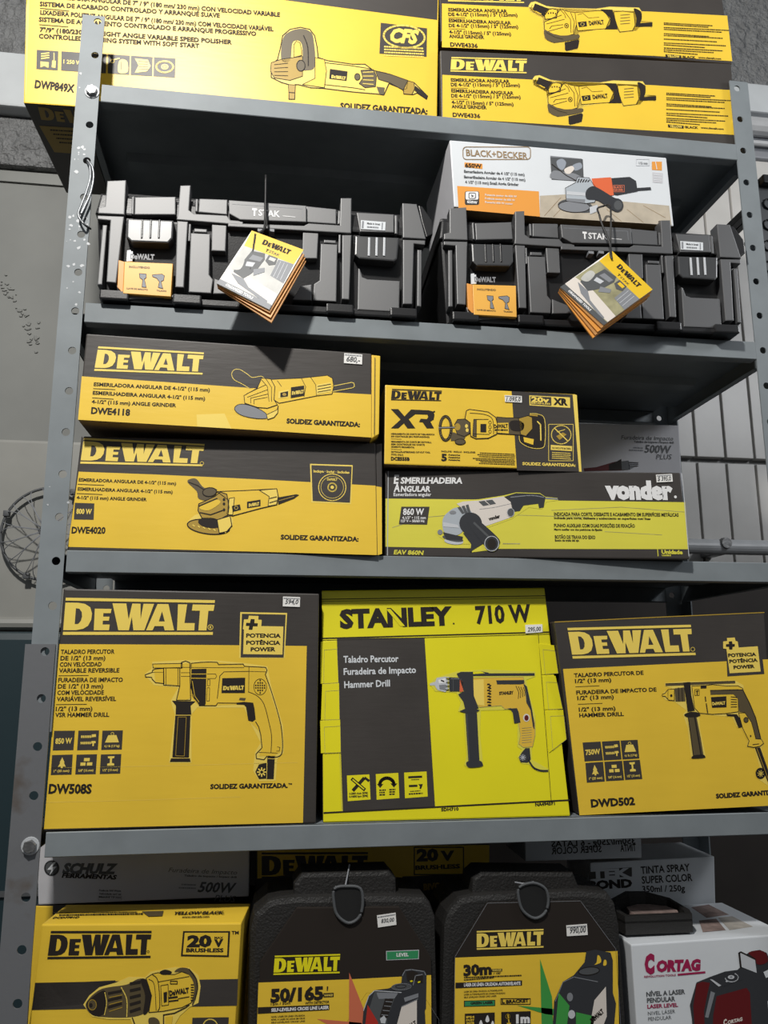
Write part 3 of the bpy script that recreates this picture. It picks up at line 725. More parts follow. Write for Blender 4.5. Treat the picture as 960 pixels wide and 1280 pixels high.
a.poly([(328,175),(390,165),(390,195),(328,205)],INK,7); a.logo((336,184),(384,176),(384,191),(336,199),'yellow_light',9,INK,False)
shape(a,[(385,122),(465,115),(472,150),(465,188),(425,195),(430,150)],'yellow_light',3,6); a.line([(432,160),(465,152)],4,INK,8); a.line([(432,180),(465,170)],4,INK,8)
a.poly([(470,155),(555,140),(568,143),(545,160),(472,188)],INK,5); a.line([(475,170),(545,150)],3,'yellow_dark',6)
oF = B.build('grinder_box', 'grinder box with an 800 W square, lower of two at the left', 'box', None)
mb, p = B.part('end', oF)
q = [p.c(*c5).uv(c) for c in ((913,362),(931,360),(932,668),(919,672))]
pts = [B.o+B.u*c.x+B.v*c.y for c in q]
mb.prism([x_-B.n*.0015 for x_ in pts], -B.n*.02, 'black_print', .0008)
p.poly([(914,486),(930,489),(931,684),(918,688)],'yellow_print',-17)
mb.build('end_flap', oF, label='black and yellow tucked end flap')
Z2 = B.top+.0003
B = Carton(.0165,-.0150,Z2,-.9,-1.44,.19,.14,(107.8,417),(464.4,441.9),(464.4,547.4),(97.2,525.2),front='black_print',right='yellow_print',bottom='kraft')
a = B.art; a.c(*c5)
a.poly([(52,165),(300,182),(560,200),(899,218),(899,344),(560,322),(41,292)],'yellow_print',1)
a.logo((99,87),(409,104),(406,152),(90,140),'yellow_light',3)
a.text('ESMERILADORA ANGULAR DE 4-1/2" (115 mm)', 87,193, 427,210, 10, INK,3,.025); a.line([(86,201),(150,204)],2,INK)
a.text('ESMERILHADEIRA ANGULAR 4-1/2" (115 mm)', 84,218, 413,235, 10, INK,3,.025); a.line([(83,228),(145,232)],2,INK)
a.text('4-1/2" (115 mm) ANGLE GRINDER', 81,244, 328,255, 10, INK,3,.025)
a.text('DWE4118', 79,274, 193,280, 18, INK,3,.03); a.text('SOLIDEZ GARANTIZADA:', 651,302, 866,313, 13, INK,3,.045)
a.poly([(388,277),(470,274),(490,318),(390,312)],'yellow_light',2)
a.c(*d5)
for wd, mt, ly in ((0,'black_print',2),):
    a.poly([(45,85),(60,60),(95,58),(140,85),(170,105),(220,100),(225,150),(150,170),(110,140),(60,120)],mt,2,True)
a.line([(45,85),(60,60),(95,58),(140,85),(170,105),(220,98),(240,108)],4,'yellow_light',3,sm=True); a.line([(45,85),(60,118),(110,145),(150,170)],4,'yellow_light',3,sm=True)
a.poly([(62,300),(72,272),(115,265),(250,280),(330,260),(320,320),(262,358),(130,345),(80,325)],'yellow_print',2,True)
a.poly([(64,298),(78,272),(120,266),(190,285),(250,320),(258,350),(180,350),(100,330)],'grey_mid',4,True); a.line([(64,298),(78,272),(120,266),(190,285),(250,320),(258,350),(180,350),(100,330)],3.5,INK,5,True,True)
shape(a,[(120,215),(200,170),(225,110),(280,115),(305,160),(300,240),(320,270),(260,290),(200,285),(125,260)],'yellow_print',4,6)
for L in ([(135,205),(250,150)],[(140,225),(260,180)],[(160,260),(160,230),(265,205)],[(180,265),(180,240),(260,225)],[(225,120),(260,160),(270,250)],[(250,112),(285,165),(285,250)]): a.line(L,3,INK,8)
shape(a,[(255,330),(318,300),(325,275),(322,318),(300,345),(262,358)],'yellow_light',3.5,6)
shape(a,[(280,118),(330,115),(460,110),(620,93),(650,110),(658,160),(648,205),(560,215),(330,260),(300,240),(305,160)],'yellow_print',4,4)
a.line([(320,125),(345,160)],3,INK,6); a.line([(465,112),(490,160),(480,222)],3,INK,6); a.line([(520,105),(550,150),(555,212)],3,INK,6); a.poly([(555,150),(640,135),(645,190),(555,208)],'yellow_light',6)
for k in range(3): a.line([(562,160+k*17),(640,146+k*17)],4,INK,8)
a.poly([(328,190),(392,178),(390,225),(325,232)],'yellow_light',6); a.poly([(338,198),(385,188),(384,220),(338,226)],INK,7); a.ell(362,208,12,9,'yellow_dark',8)
a.poly([(402,165),(480,155),(482,215),(400,230)],INK,7); a.logo((408,190),(478,180),(478,202),(407,211),'yellow_light',9,INK,False)
a.poly([(650,158),(770,135),(782,150),(772,168),(652,190)],'black_print',3); a.line([(650,158),(765,135),(780,140),(782,160),(770,168),(652,190)],4,'yellow_light',4)
oE = B.build('grinder_box', 'grinder box with a price sticker, lying on the 800 W grinder box', 'box', None)
sticker(B, oE, c5, ((820,98),(873,102),(872,131),(819,127)), '680,-', (826,122,866,126), 15)
mb, p = B.part('end', oE)
q = [p.c(*c5).uv(c) for c in ((901,101),(926,104),(922,333),(900,346))]
mb.prism([B.o+B.u*c.x+B.v*c.y-B.n*.001 for c in q], -B.n*.03, 'yellow_print', .001)
p.base = 0; p.line([(910,110),(908,335)],2,'ink_soft',2)
mb.build('end_flap', oE, label='yellow tucked end flap')
# ------------------------------------------------------------------ third shelf, right: long grinder box, cut-out tool box, grey drill box
B = Carton(.3729,.0073,1.5889,-3.6,0,.8,.275,(481.2,588),(850.3,590.6),(862,699),(480,695.2),side='black_print',front='black_print',zb=SZ[2]+.0131)
oH_top = B.top+.0004
a = B.art; a.c(*c6)
a.poly([(23,359),(300,362),(757,368),(765,483),(300,482),(22,477)],'vonder_yellow',1)
a.line([(30,292),(28,498)],2,'chip',2); a.line([(748,297),(752,330),(766,500)],1.6,'grey_light',2)
a.line([(300,398),(520,405)],1,'olive_print',2); a.line([(430,388),(600,380),(755,392)],1,'olive_print',2); a.line([(40,430),(120,405),(200,398)],1.2,'olive_print',2); a.line([(560,440),(700,448)],1,'olive_print',2)
a.text('E', 43,322, 57,322, 20, 'white', 3, .03, .15); a.text('SMERILHADEIRA', 60,322, 211,322, 14, 'white', 3, .03, .15)
a.text('A', 43,342, 58,342, 19, 'white', 3, .03, .15); a.text('NGULAR', 60,342, 133,342, 13, 'white', 3, .03, .15); a.text('Esmeriladora angular', 43,353, 135,353, 8, 'white', 3, .01)
a.text('vonder', 562,358, 728,359, 40, 'white', 3, .06); a.ell(733,355,3.5,3.5,'white',3,n=12)
a.text('EAV 860N', 43,495, 117,497, 10, 'vonder_yellow', 3, .03, .15)
a.poly([(62,379),(131,379),(125,423),(56,422)],'black_print',3); a.text('860 W', 66,399, 118,399, 15, 'white', 5, .02, .1); a.text('4.1/2" • 115 mm', 64,409, 122,409, 6, 'white', 5, .02); a.text('127 V ~ 50/60 Hz', 61,417, 119,417, 6, 'white', 5, .02)
a.text('INDICADA PARA CORTE, DESBASTE E ACABAMENTO EM SUPERFÍCIES METÁLICAS', 436,401, 741,403, 8, INK, 3, .025); a.text('Indicada para corte, desbaste y acabamiento en superficies metálicas', 436,409, 672,411, 5, INK, 3)
a.text('PUNHO AUXILIAR COM DUAS POSIÇÕES DE FIXAÇÃO', 436,429, 634,430, 8, INK, 3, .025); a.text('Mango auxiliar con dos posiciones de fijación', 436,437, 554,438, 5, INK, 3)
a.text('BOTÃO DE TRAVA DO EIXO', 438,457, 537,458, 8, INK, 3, .025); a.text('Botón de traba del eje', 438,464, 497,464, 5, INK, 3)
a.text('1', 689.5,499, 691.5,499, 16, 'vonder_yellow', 3, .05); a.text('Unidade', 699,494, 751,495, 9, 'vonder_yellow', 3, .04); a.text('Unidad', 700,500, 722,500, 4, 'vonder_yellow', 3)
a.c(*e3)
a.poly([(385,135),(420,112),(520,105),(650,85),(720,68),(850,72),(880,92),(945,98),(950,112),(885,120),(860,160),(790,150),(745,180),(690,215),(560,262),(625,320),(630,365),(600,392),(555,385),(480,395),(470,350),(360,350),(330,330),(290,300),(290,270),(320,265),(310,220),(350,170)],'vonder_yellow',3)
a.poly([(655,92),(720,72),(850,76),(880,95),(870,150),(845,155),(840,130),(760,140),(740,170),(700,175),(690,120)],'plastic_print',5); a.line([(690,95),(800,85),(870,95)],5,'grey_mid',6,sm=True); a.line([(880,100),(945,104)],9,'grey_mid',4)
a.poly([(395,130),(430,118),(520,112),(650,90),(690,120),(705,175),(690,205),(555,252),(520,240),(460,180)],'cream_print',5); a.line([(520,160),(600,150),(690,130)],2,'grey_mid',6,sm=True)
a.poly([(515,118),(590,108),(610,130),(540,142)],'grey_dark',7); a.line([(550,114),(575,136)],4,'cream_print',8)
a.ell(690,178,19,23,'grey_dark',7); a.ring(690,178,19,23,3,'grey_light',8); a.text('vonder',572,222,634,205,18,INK,7,.05)
a.poly([(320,215),(350,175),(395,150),(460,160),(480,200),(420,290),(370,300),(325,280)],'steel_print',6,True)
for k in range(3): a.poly([(400+k*22,150-k*6),(416+k*22,146-k*6),(440+k*16,182-k*3),(425+k*16,186-k*3)],'grey_dark',8)
a.ell(375,178,18,10,'grey_mid',8); a.poly([(320,230),(400,245),(410,262),(322,255)],'grey_light',8)
a.ell(380,335,52,17,'grey_light',5,.1); a.ell(375,320,58,15,'grey_dark',6,.2); a.ell(305,285,14,14,'grey_mid',7); 
a.poly([(320,285),(430,310),(425,330),(340,325)],'plastic_print',7)
a.ell(472,238,62,60,'plastic_print',8,.3); a.poly([(430,290),(560,290),(545,345),(480,385),(470,395),(475,350)],'plastic_print',7)
a.poly([(455,235),(480,205),(520,225),(620,315),(628,350),(600,385),(565,380),(545,355)],'plastic_print',9,True); a.line([(490,235),(600,340)],12,'grey_dark',10); a.ell(586,348,40,42,'plastic_print',11); a.ring(586,348,38,40,4,'grey_light',12); a.ell(586,348,24,28,INK,13)
a.micro(648,350,742,350,5,'olive_print',3)
oH = B.build('grinder_box', 'long yellow and black box showing a white grinder, third shelf right', 'box')
sticker(B, oH, c6, ((685,301),(724,299),(726,318),(687,320)), '$ 395,0', (689,316,722,315), 10)
B = Carton(.3714,-.0049,1.7005,-.44,0,.34,.12,(481.2,480.8),(720,492.6),(726.8,589.6),(480,583.3),right='yellow_print',bottom='kraft',zb=oH_top)
a = B.art; a.c(*e2)
a.poly([(612,54),(905,70),(938,440),(638,434)],'black_print',1)
a.poly([(905,70),(925,72),(948,441),(936,440)],'yellow_light',2)
a.logo((38,50),(277,58),(274,95),(34,90),INK,3,'yellow_print')
for L in ([(33,140),(68,140),(98,175),(130,142),(215,146),(238,152),(242,168),(238,190),(222,200),(240,232),(205,232),(185,203),(168,202),(176,186),(205,188),(212,178),(208,166),(150,164),(118,188),(150,232),(112,232),(95,208),(68,232),(33,232),(80,190)],): a.poly(L,INK,3)
a.ell(241,152,4,4,INK,3,n=10)
for k,(t,x) in enumerate((('HERRAMIENTA DE CORTE DE TABLARROCA',243),('SIN CONTROLES (SIN PROFUNDIDAD)',218),('',0),('FERRAMENTA DE CORTE EM DRYWALL',228),('SEM CONTROLES DE CORTE',195),('(SOMENTE FERRAMENTA)',145),('',0),('DRYWALL/PLASTERBOARD CUT-OUT TOOL',222),('(TOOL ONLY)',92))):
    y = 262+k*12.2+(0 if k<3 else 1)
    if t: a.text(t, 34,y, x,y+3, 7, INK, 3, .025)
    else: a.line([(34,y-4),(84,y-2)],1.5,INK)
a.text('DCE555B', 33,385, 123,387, 15, INK, 3, .04)
a.text('INCLUYE · INCLUI · INCLUDES', 275,346, 438,351, 7, INK, 3, .025); a.text('5', 275,387, 302,388, 31, INK, 3, .04)
for k,t in enumerate(('Accesorios','Acessórios','Accessories')): a.text(t, 308,362+k*12, 365,364+k*12, 7, INK, 3)
for k,(x,y) in enumerate(((460,352),(448,360),(455,369),(425,378),(440,386),(462,394),(455,402))): a.micro(x,y,628,y+7,4,INK)
a.text('SOLIDEZ GARANTIZADA:', 664,408, 919,416, 13,'yellow_light',3,.04)
a.poly([(697,74),(892,84),(893,134),(698,122)],'yellow_light',2)
a.poly([(702,79),(802,83),(803,124),(703,117)],'black_print',3); a.text('20v',706,104,793,109,22,'yellow_light',4,.04); a.text('BRUSHLESS',706,114,798,119,7,'yellow_light',4,.02)
a.text('XR', 812,118, 882,122, 30, INK, 3, .05)
a.frame(790,213,908,388,2.5,'yellow_light',2); a.ring(850,263,47,44,4,'yellow_light',3); a.line([(818,232),(882,294)],5,'yellow_light',4); a.poly([(826,270),(858,252),(876,262),(842,288)],'yellow_dark',3); a.line([(830,250),(868,238)],3,'yellow_light',3)
a.poly([(800,312),(902,318),(902,342),(800,336)],'yellow_light',3); a.text('NO INCLUYE BATERÍA',806,330,897,335,8,INK,4,.02)
for k in range(4): a.micro(806,350+k*9,896,355+k*9,4,'yellow_light')
# cut-out tool picture
a.ring(295,232,28,58,8,'ink_soft',5); a.ring(295,232,32,62,3,INK,6); a.ring(295,232,22,52,3,INK,6); a.line([(262,230),(345,228)],5,'grey_mid',7); a.line([(262,226),(345,224)],2,INK,8)
a.poly([(318,250),(335,252),(390,275),(380,290),(320,292)],'ink_soft',5); a.ell(365,297,25,13,'ink_soft',6); a.ring(365,297,25,13,3,INK,7)
shape(a,[(338,215),(352,190),(390,188),(412,205),(412,255),(385,272),(350,260)],'ink_soft',3,6); a.ell(352,226,14,17,'yellow_dark',8)
for x,y in ((395,222),(398,242)): a.ell(x,y,7,9,'yellow_light',8)
shape(a,[(388,185),(395,148),(410,142),(470,150),(500,155),(535,180),(545,215),(540,260),(500,280),(440,282),(415,270),(412,205),(390,190)],'yellow_print',4,5)
a.line([(412,160),(480,166),(520,190),(525,260)],3,INK,7,sm=True); a.line([(430,190),(500,190)],3,INK,7); a.line([(430,260),(505,262)],3,INK,7); shape(a,[(430,190),(442,190),(442,275),(425,268)],'ink_soft',3,7)
a.poly([(462,212),(490,212),(490,252),(462,252)],INK,7)
for k in range(3): a.ring(508,205+k*22,6,8,2.5,INK,7,n=12)
shape(a,[(540,178),(590,182),(650,182),(690,190),(700,230),(690,268),(620,262),(545,258)],'ink_soft',3,4)
a.poly([(526,208),(596,206),(598,258),(528,252)],'yellow_print',6); a.text('DeWALT',528,232,594,230,17,INK,8,.04); a.micro(530,245,592,245,8,INK,8)
a.poly([(605,200),(650,196),(672,215),(660,245),(610,240)],INK,6,True)
shape(a,[(645,185),(690,172),(710,180),(712,235),(680,270),(655,262)],'yellow_dark',3,6)
a.poly([(700,162),(740,165),(770,190),(772,300),(755,328),(700,325),(655,300),(648,270),(690,265),(705,240)],INK,5); a.line([(700,162),(740,165),(770,190),(772,300),(755,328),(700,325),(655,300),(648,270)],3,'yellow_light',6,sm=True)
a.poly([(668,275),(718,285),(715,312),(672,298)],'yellow_print',7); a.line([(735,200),(750,215),(752,290)],6,'yellow_light',7); a.line([(700,168),(735,172)],8,'yellow_dark',7)
oG = B.build('cutout_tool_box', 'yellow and black cut-out tool box resting on the long grinder box', 'box')
sticker(B, oG, e2, ((578,74),(660,78),(661,110),(580,106)), '1.095,0', (585,102,655,104), 18)
def drill_art(a, k):
    """grey drill carton print"""
    if k == 0:
        a.c(*c6)
        a.text('Furadeira de Impacto', 600,214, 728,217, 10, 'grey_dark', 3, .0, .25); a.text('Taladro de impacto / Impact drill', 632,222, 729,224, 4.5, 'grey_dark', 3)
        a.text('500W', 657,246, 725,248, 18, 'grey_dark', 3, .02, .25); a.text('PLUS', 686,263, 725,263, 12, 'grey_dark', 3, 0, .25)
        for q in range(2): a.micro(630-q*10,236+q*6,654,237+q*6,3,'grey_mid')
        a.poly([(508,285),(540,282),(560,276),(580,270),(590,268),(600,266),(608,290),(510,292)],'dark_red',3)
        a.poly([(570,276),(590,268),(600,262),(604,289),(570,290)],INK,4); a.poly([(600,268),(618,266),(622,288),(602,290)],'grey_dark',5); a.poly([(618,268),(640,270),(642,275),(630,284),(620,288)],'grey_mid',5)
        for q in range(3): a.line([(620,272+q*5),(642,271+q*4)],1.5,'ink',6)
    else:
        a.c(*c10)
        a.ring(188,160,25,26,5,'grey_dark',3); a.ell(188,160,24,25,'grey_dark',3); a.poly([(196,138),(172,166),(188,166),(180,186),(206,154),(190,156),(204,138)],'white_print',4)
        a.text('SCHULZ', 226,178, 426,180, 34, 'grey_dark', 3, .05, .2); a.text('FERRAMENTAS', 224,194, 424,201, 15, INK, 3, .04, .15)
        a.text('Furadeira de Impacto', 612,174, 862,184, 16, 'grey_dark', 3, 0, .25); a.text('Taladro de impacto / Impact drill', 670,190, 860,196, 6, 'grey_dark', 3)
        a.text('500W', 718,246, 858,250, 35, 'grey_dark', 3, .02, .25); a.text('PLUS', 778,280, 856,284, 23, 'grey_dark', 3, 0, .25)
        for q in range(2): a.micro(660-q*10,222+q*12,712,224+q*12,5,'grey_mid')
        for q in range(3): a.text(('Potência 500 Watts','Velocidade variável','Mandril 13 mm')[q],360,244+q*12,440,246+q*12,6,'grey_dark',3)
        a.frame(358,262,442,276,1,'grey_dark')
B = Carton(.60,.16,1.6978,0,0,0,.11,(690,528.5),(848.8,531.5),(852.3,606),(690,603),front='grey_print',side='grey_print',zb=oH_top)
drill_art(B.art, 0)
B.build('drill_box', 'grey drill box standing behind the cut-out tool box on the third shelf', 'box')
# ------------------------------------------------------------------ fourth shelf: three drill boxes
B = Carton(.0076,.0021,1.2895,.46,-.28,.32,.27,(79.5,735.8),(399,742),(395,1027),(54.5,1036.7),front='black_print',zb=SZ[3]+.0131)
a = B.art; a.c(*c7)
a.poly([(112,215),(500,217),(893,221),(881,779),(63,799)],'yellow_print',1)
a.logo((131,84),(602,91),(597,172),(124,171),'yellow_light',3); a.ring(589,162,8,8,2,'yellow_light',5,n=14); a.text('R',586,166,593,166,8,'yellow_light',5,.02)
L = [('TALADRO PERCUTOR',116,246,286),('DE 1/2" (13 mm)',115,266,257),('CON VELOCIDAD',113,286,245),('VARIABLE REVERSIBLE',110,305,301),('FURADEIRA DE IMPACTO',108,335,312),('DE 1/2" (13 mm)',107,355,250),('COM VELOCIDADE',105,375,252),('VARIÁVEL REVERSÍVEL',103,395,291),('1/2" (13 mm)',100,426,216),('VSR HAMMER DRILL',98,445,269)]
for t,x,y,x1 in L: a.text(t,x,y,x1,y-1,13,INK,3,.02)
a.line([(110,315),(204,314)],2,INK); a.line([(102,406),(198,405)],2,INK)
a.text('DW508S', 77,686, 213,686, 28, INK, 3, .035); a.text('SOLIDEZ GARANTIZADA.', 588,672, 833,668, 14, INK, 3, .04); a.text('TM',834,659,846,659,5,INK)
a.c(*f2)
icons(a, [((155,205),(382,203),(365,416),(140,420)),((420,203),(645,200),(632,414),(405,418)),((682,203),(905,200),(893,410),(668,414)),((133,470),(358,463),(345,683),(118,688)),((400,465),(623,460),(608,678),(385,682)),((665,463),(888,458),(875,672),(652,677))],'850 W')
a.c(*f3)
a.poly([(110,108),(735,120),(702,722),(95,722)],'yellow_light',2); a.poly([(132,130),(716,142),(688,714),(115,712)],'black_print',3)
a.poly([(145,335),(160,205),(215,205),(225,155),(355,160),(350,210),(397,212),(390,295),(685,300),(672,675),(148,668),(160,340)],'yellow_light',4)
a.poly([(250,200),(302,203),(298,255),(345,258),(340,298),(280,298),(272,345),(222,343),(230,293),(185,292),(190,250),(240,252)],INK,5)
a.text('POTENCIA',188,445,650,448,50,INK,5,.035); a.text('POTÊNCIA',188,540,645,543,50,INK,5,.035); a.text('POWER',248,630,580,628,50,INK,5,.035)
a.c(*d7)
def drill_body(a):
    K = lambda L, w=4.5, c=False, s=False, ly=4: a.line(L, w, INK, ly, c, s)
    a.poly([(2,110),(45,78),(50,35),(230,25),(450,28),(600,42),(740,62),(765,190),(835,420),(838,580),(800,620),(790,748),(690,750),(655,690),(665,580),(700,520),(640,405),(600,310),(450,310),(320,310),(285,350),(285,642),(150,642),(185,350),(160,270),(205,190),(60,175)],'yellow_light',2)
    a.poly([(55,50),(230,45),(445,38),(600,55),(728,75),(745,180),(825,430),(825,570),(780,600),(690,600),(712,540),(700,460),(640,400),(610,290),(440,295),(330,295),(280,250),(190,300),(215,178),(70,160)],'yellow_print',3)
    K([(52,48),(230,44),(230,72),(55,72)],4,True); K([(8,112),(50,98),(52,85),(68,78),(118,74),(120,165),(70,160),(50,140),(46,128),(10,126)],5,True); K([(118,72),(215,70),(215,180),(118,174)],5,True)
    K([(132,74),(132,174)],3); K([(204,72),(204,178)],3); K([(52,98),(118,98)],2)
    K([(222,75),(225,38),(250,30),(275,40),(280,265),(195,265),(215,180)],5); K([(222,68),(278,68)],3); K([(222,100),(278,100)],3); K([(222,122),(278,122)],3)
    a.poly([(285,78),(375,76),(370,290),(330,285),(300,250),(280,190)],INK,4); K([(285,140),(290,240),(330,290)],3); a.line([(285,108),(372,108)],4,'yellow_print',6); a.line([(285,133),(372,134)],4,'yellow_print',6); a.line([(290,150),(305,240),(330,275)],3,'yellow_print',6)
    K([(283,75),(283,44),(340,38),(400,36),(440,38),(447,52),(595,48),(602,62),(730,68),(738,85),(728,112)],5); K([(285,68),(440,70),(600,70)],3); K([(380,108),(430,108),(436,122),(428,135),(380,135)],3); K([(382,142),(396,142),(395,178),(380,178)],3,True); K([(380,190),(394,190),(392,270),(376,270)],3,True)
    K([(440,255),(455,120),(480,95),(630,92)],4); K([(630,65),(628,215)],3); K([(632,92),(735,95)],3)
    K([(330,298),(432,298),(442,282),(555,283)],5); a.poly([(325,280),(370,282),(365,296),(330,296)],INK,5)
    a.poly([(470,133),(607,130),(605,222),(465,222)],INK,5); a.logo((476,180),(600,177),(600,203),(474,205),'yellow_light',7,INK,False)
    K([(728,112),(760,200),(800,330),(825,440),(830,570),(800,605),(745,600)],5,False,True); K([(626,215),(680,240),(720,290),(750,400),(765,480),(762,578)],4,False,True)
    K([(670,395),(688,425),(700,470),(708,550),(672,588),(675,615),(720,622),(738,600)],5); K([(690,578),(800,582)],3); K([(800,545),(815,548),(812,570),(795,570)],3)
    a.poly([(555,280),(600,275),(655,280),(662,310),(670,380),(650,395),(625,385),(612,305),(600,292),(556,290)],INK,5); a.poly([(575,250),(612,252),(605,268),(570,264)],'ink_soft',5)
    a.ring(697,185,38,48,3,INK,5)
    for i in range(5):
        for j in range(6): 
            if (i-2)**2*.9+(j-2.5)**2*.6 < 4.6: a.ell(671+i*13,146+j*15,4.6,5.6,INK,5,n=8)
    a.poly([(168,268),(310,272),(280,298),(284,352),(190,352),(192,298)],INK,4); a.poly([(188,358),(279,358),(270,610),(170,608)],INK,4); a.line([(205,366),(254,366),(242,600),(190,598)],3,'yellow_dark',6,True); a.line([(190,355),(282,355)],3,'yellow_light',6); a.poly([(208,380),(246,380),(236,590),(198,588)],INK,7)
    a.poly([(162,614),(276,614),(280,635),(155,635)],INK,4); a.line([(165,612),(272,612)],2.5,'yellow_light',5)
    a.poly([(740,600),(785,600),(778,738),(735,738)],INK,4); a.line([(742,615),(785,617)],3,'yellow_light',5); a.poly([(735,640),(690,650),(668,695),(690,738),(735,735)],INK,4,False); a.line([(738,640),(736,735)],3,'yellow_light',5)
    for i in range(8): t=i*math.pi/4; a.line([(706,696),(706+26*math.cos(t),696+26*math.sin(t))],8,'yellow_light',5)
    a.ell(706,696,9,9,INK,6)
drill_body(a)
a.c(0,0,1)
for y, x0, x1 in ((957,62,372),(1000,58,300)): a.line([(x0,y+3),((x0+x1)/2,y),(x1,y-4)],.5,'yellow_light',2)
oJ = B.build('drill_box', 'yellow drill box with an 850 W square, left end of fourth shelf', 'box')
sticker(B, oJ, c7, ((818,65),(872,67),(871,98),(817,96)), '594,0', (824,88,866,89), 14)
# middle box
B = Carton(.3042,.0085,1.2895,-.6,0,4.0,.25,(401.9,738.2),(680.8,734.6),(712.4,1011.7),(403.7,1027),zb=SZ[3]+.0131,front='stanley_yellow',side='stanley_yellow',left='black_print',right='black_print')
a = B.art; a.c(*c8)
a.line([(62,80),(828,68)],2.5,INK); a.line([(62,87),(829,75)],1.2,INK); a.line([(58,214),(842,192)],4,INK); a.line([(58,221),(842,199)],1.5,INK)
a.poly([(113,214),(413,211),(449,790),(133,806)],'black_print',2)
a.line([(68,812),(910,768)],5,INK); a.line([(803,200),(848,780)],1.5,INK); a.line([(108,222),(130,808)],1,'olive_print')
a.text('STANLEY', 123,177, 510,165, 58, INK, 3, .045); a.poly([(282,114),(296,113),(346,172),(330,172)],'stanley_yellow',4); a.ell(513,163,3,3,INK,3,n=10)
a.text('710 W', 590,162, 780,155, 56, INK, 3, .03)
for t,x,y,x1,y1 in (('Taladro Percutor',135,297,324,294),('Furadeira de Impacto',136,339,384,332),('Hammer Drill',138,384,295,378)): a.text(t,x,y,x1,y1,22,'white_print',4,.015)
for k,(x,y) in enumerate(((147,684),(246,679),(343,674))):
    a.poly([(x,y),(x+77,y-4),(x+81,y+82),(x+3,y+88)],'stanley_yellow',3)
    if k==0:
        a.line([(x+18,y+12),(x+60,y+48)],11,INK,4); a.line([(x+58,y+10),(x+22,y+50)],11,INK,4); a.line([(x+20,y+14),(x+58,y+46)],4,'stanley_yellow',5); a.line([(x+62,y+8),(x+75,y+18)],8,INK,4)
        a.text('0-2800 r/min (RPM)',x+8,y+66,x+72,y+63,7,INK,4); a.text('0-44800 bpm (BPM)',x+8,y+76,x+72,y+73,7,INK,4)
    elif k==1:
        a.ring(x+38,y+36,24,22,11,INK,4,0,180,360); a.poly([(x+4,y+34),(x+26,y+34),(x+15,y+48)],INK,4); a.poly([(x+50,y+32),(x+74,y+32),(x+62,y+46)],INK,4)
        for q in range(3): a.micro(x+12,y+58+q*8,x+34,y+57+q*8,5,INK,4); a.micro(x+46,y+56+q*8,x+68,y+55+q*8,5,INK,4)
    else:
        a.line([(x+16,y+16),(x+60,y+14)],7,INK,4); a.micro(x+24,y+26,x+52,y+25,3,INK,4); a.line([(x+18,y+46),(x+44,y+45)],7,INK,4); a.poly([(x+48,y+40),(x+64,y+39),(x+62,y+46),(x+58,y+56),(x+53,y+56),(x+54,y+46)],INK,4); a.micro(x+20,y+66,x+56,y+64,3,INK,4); a.micro(x+16,y+76,x+66,y+73,5,INK,4)
a.text('SDH710',470,806,530,803,10,INK); a.text('NA494571',793,789,860,784,11,INK)
a.c(*d8)
a.poly([(38,195),(85,150),(230,110),(440,95),(785,110),(785,145),(720,170),(740,260),(785,420),(788,560),(760,655),(760,730),(880,800),(870,822),(800,815),(740,765),(690,760),(660,715),(690,660),(660,640),(660,480),(610,380),(400,385),(395,560),(415,740),(410,785),(310,790),(285,770),(300,700),(280,400),(240,390),(260,330),(230,260),(80,250)],'vonder_yellow',2,False)
a.line([(345,132),(775,130)],17,'plastic_print',5); a.poly([(230,125),(260,112),(330,112),(400,108),(455,118),(460,128),(345,140),(330,155),(240,150)],'plastic_print',4); a.poly([(345,112),(400,108),(430,122),(345,128)],'stanley_yellow',6)
a.poly([(40,195),(75,182),(80,207),(42,208)],'grey_light',4); a.poly([(75,190),(90,155),(150,145),(165,170),(165,235),(150,255),(95,240),(78,215)],'grey_light',5); a.poly([(100,170),(150,155),(158,185),(105,195)],'white',6); a.poly([(105,205),(160,200),(158,245),(110,235)],'grey_mid',6); a.line([(120,172),(140,180)],9,INK,7)
for k in range(8): a.line([(150+k%2*6,150+k*13),(176,150+k*13)],5,INK if k%2 else 'grey_light',7)
a.poly([(175,150),(270,155),(275,250),(180,250)],'plastic_print',6); a.line([(190,160),(262,162)],4,'grey_mid',7); a.line([(205,160),(205,248)],4,'grey_dark',7)
a.poly([(252,168),(275,180),(275,250),(250,255)],'red_orange',7)
shape(a,[(340,155),(700,148),(712,200),(720,320),(760,400),(782,470),(782,560),(765,640),(700,645),(668,620),(680,560),(668,480),(660,390),(610,368),(570,375),(545,350),(390,362),(350,300)],'yellow_body',2,4,ink='olive_print')
a.poly([(345,170),(420,165),(425,350),(370,345),(352,280)],'yellow_light',5,False)
for k in range(8): a.poly([(444+k%2*4,196+k*21),(464+k%2*4,194+k*21),(464+k%2*4,204+k*21),(444+k%2*4,206+k*21)],INK,6); a.poly([(458,206+k*20),(474,204+k*20),(474,212+k*20),(458,214+k*20)],INK,6)
a.poly([(508,172),(705,170),(706,195),(680,200),(515,200)],'plastic_print',6); a.poly([(700,195),(725,215),(760,370),(778,480),(778,520),(768,500),(750,380),(722,330),(718,260)],'plastic_print',6)
for k in range(4): a.line([(648+k*17,212+k*3),(668+k*15,255),(664+k*15,300-k*6)],4,INK,6)
a.text('STANLEY',530,274,632,268,20,INK,6,.05)
a.poly([(585,372),(655,368),(668,400),(680,470),(635,475),(625,400),(610,380)],'plastic_print',6); a.ell(722,436,24,28,'cream_print',6); a.ell(722,437,15,20,'dark_red',7)
for k in range(7): a.line([(690,510+k*17),(758,504+k*17)],2.5,'olive_print',6)
a.poly([(235,120),(345,118),(350,280),(385,370),(290,378),(275,320),(240,270),(280,250)],'plastic_print',7)
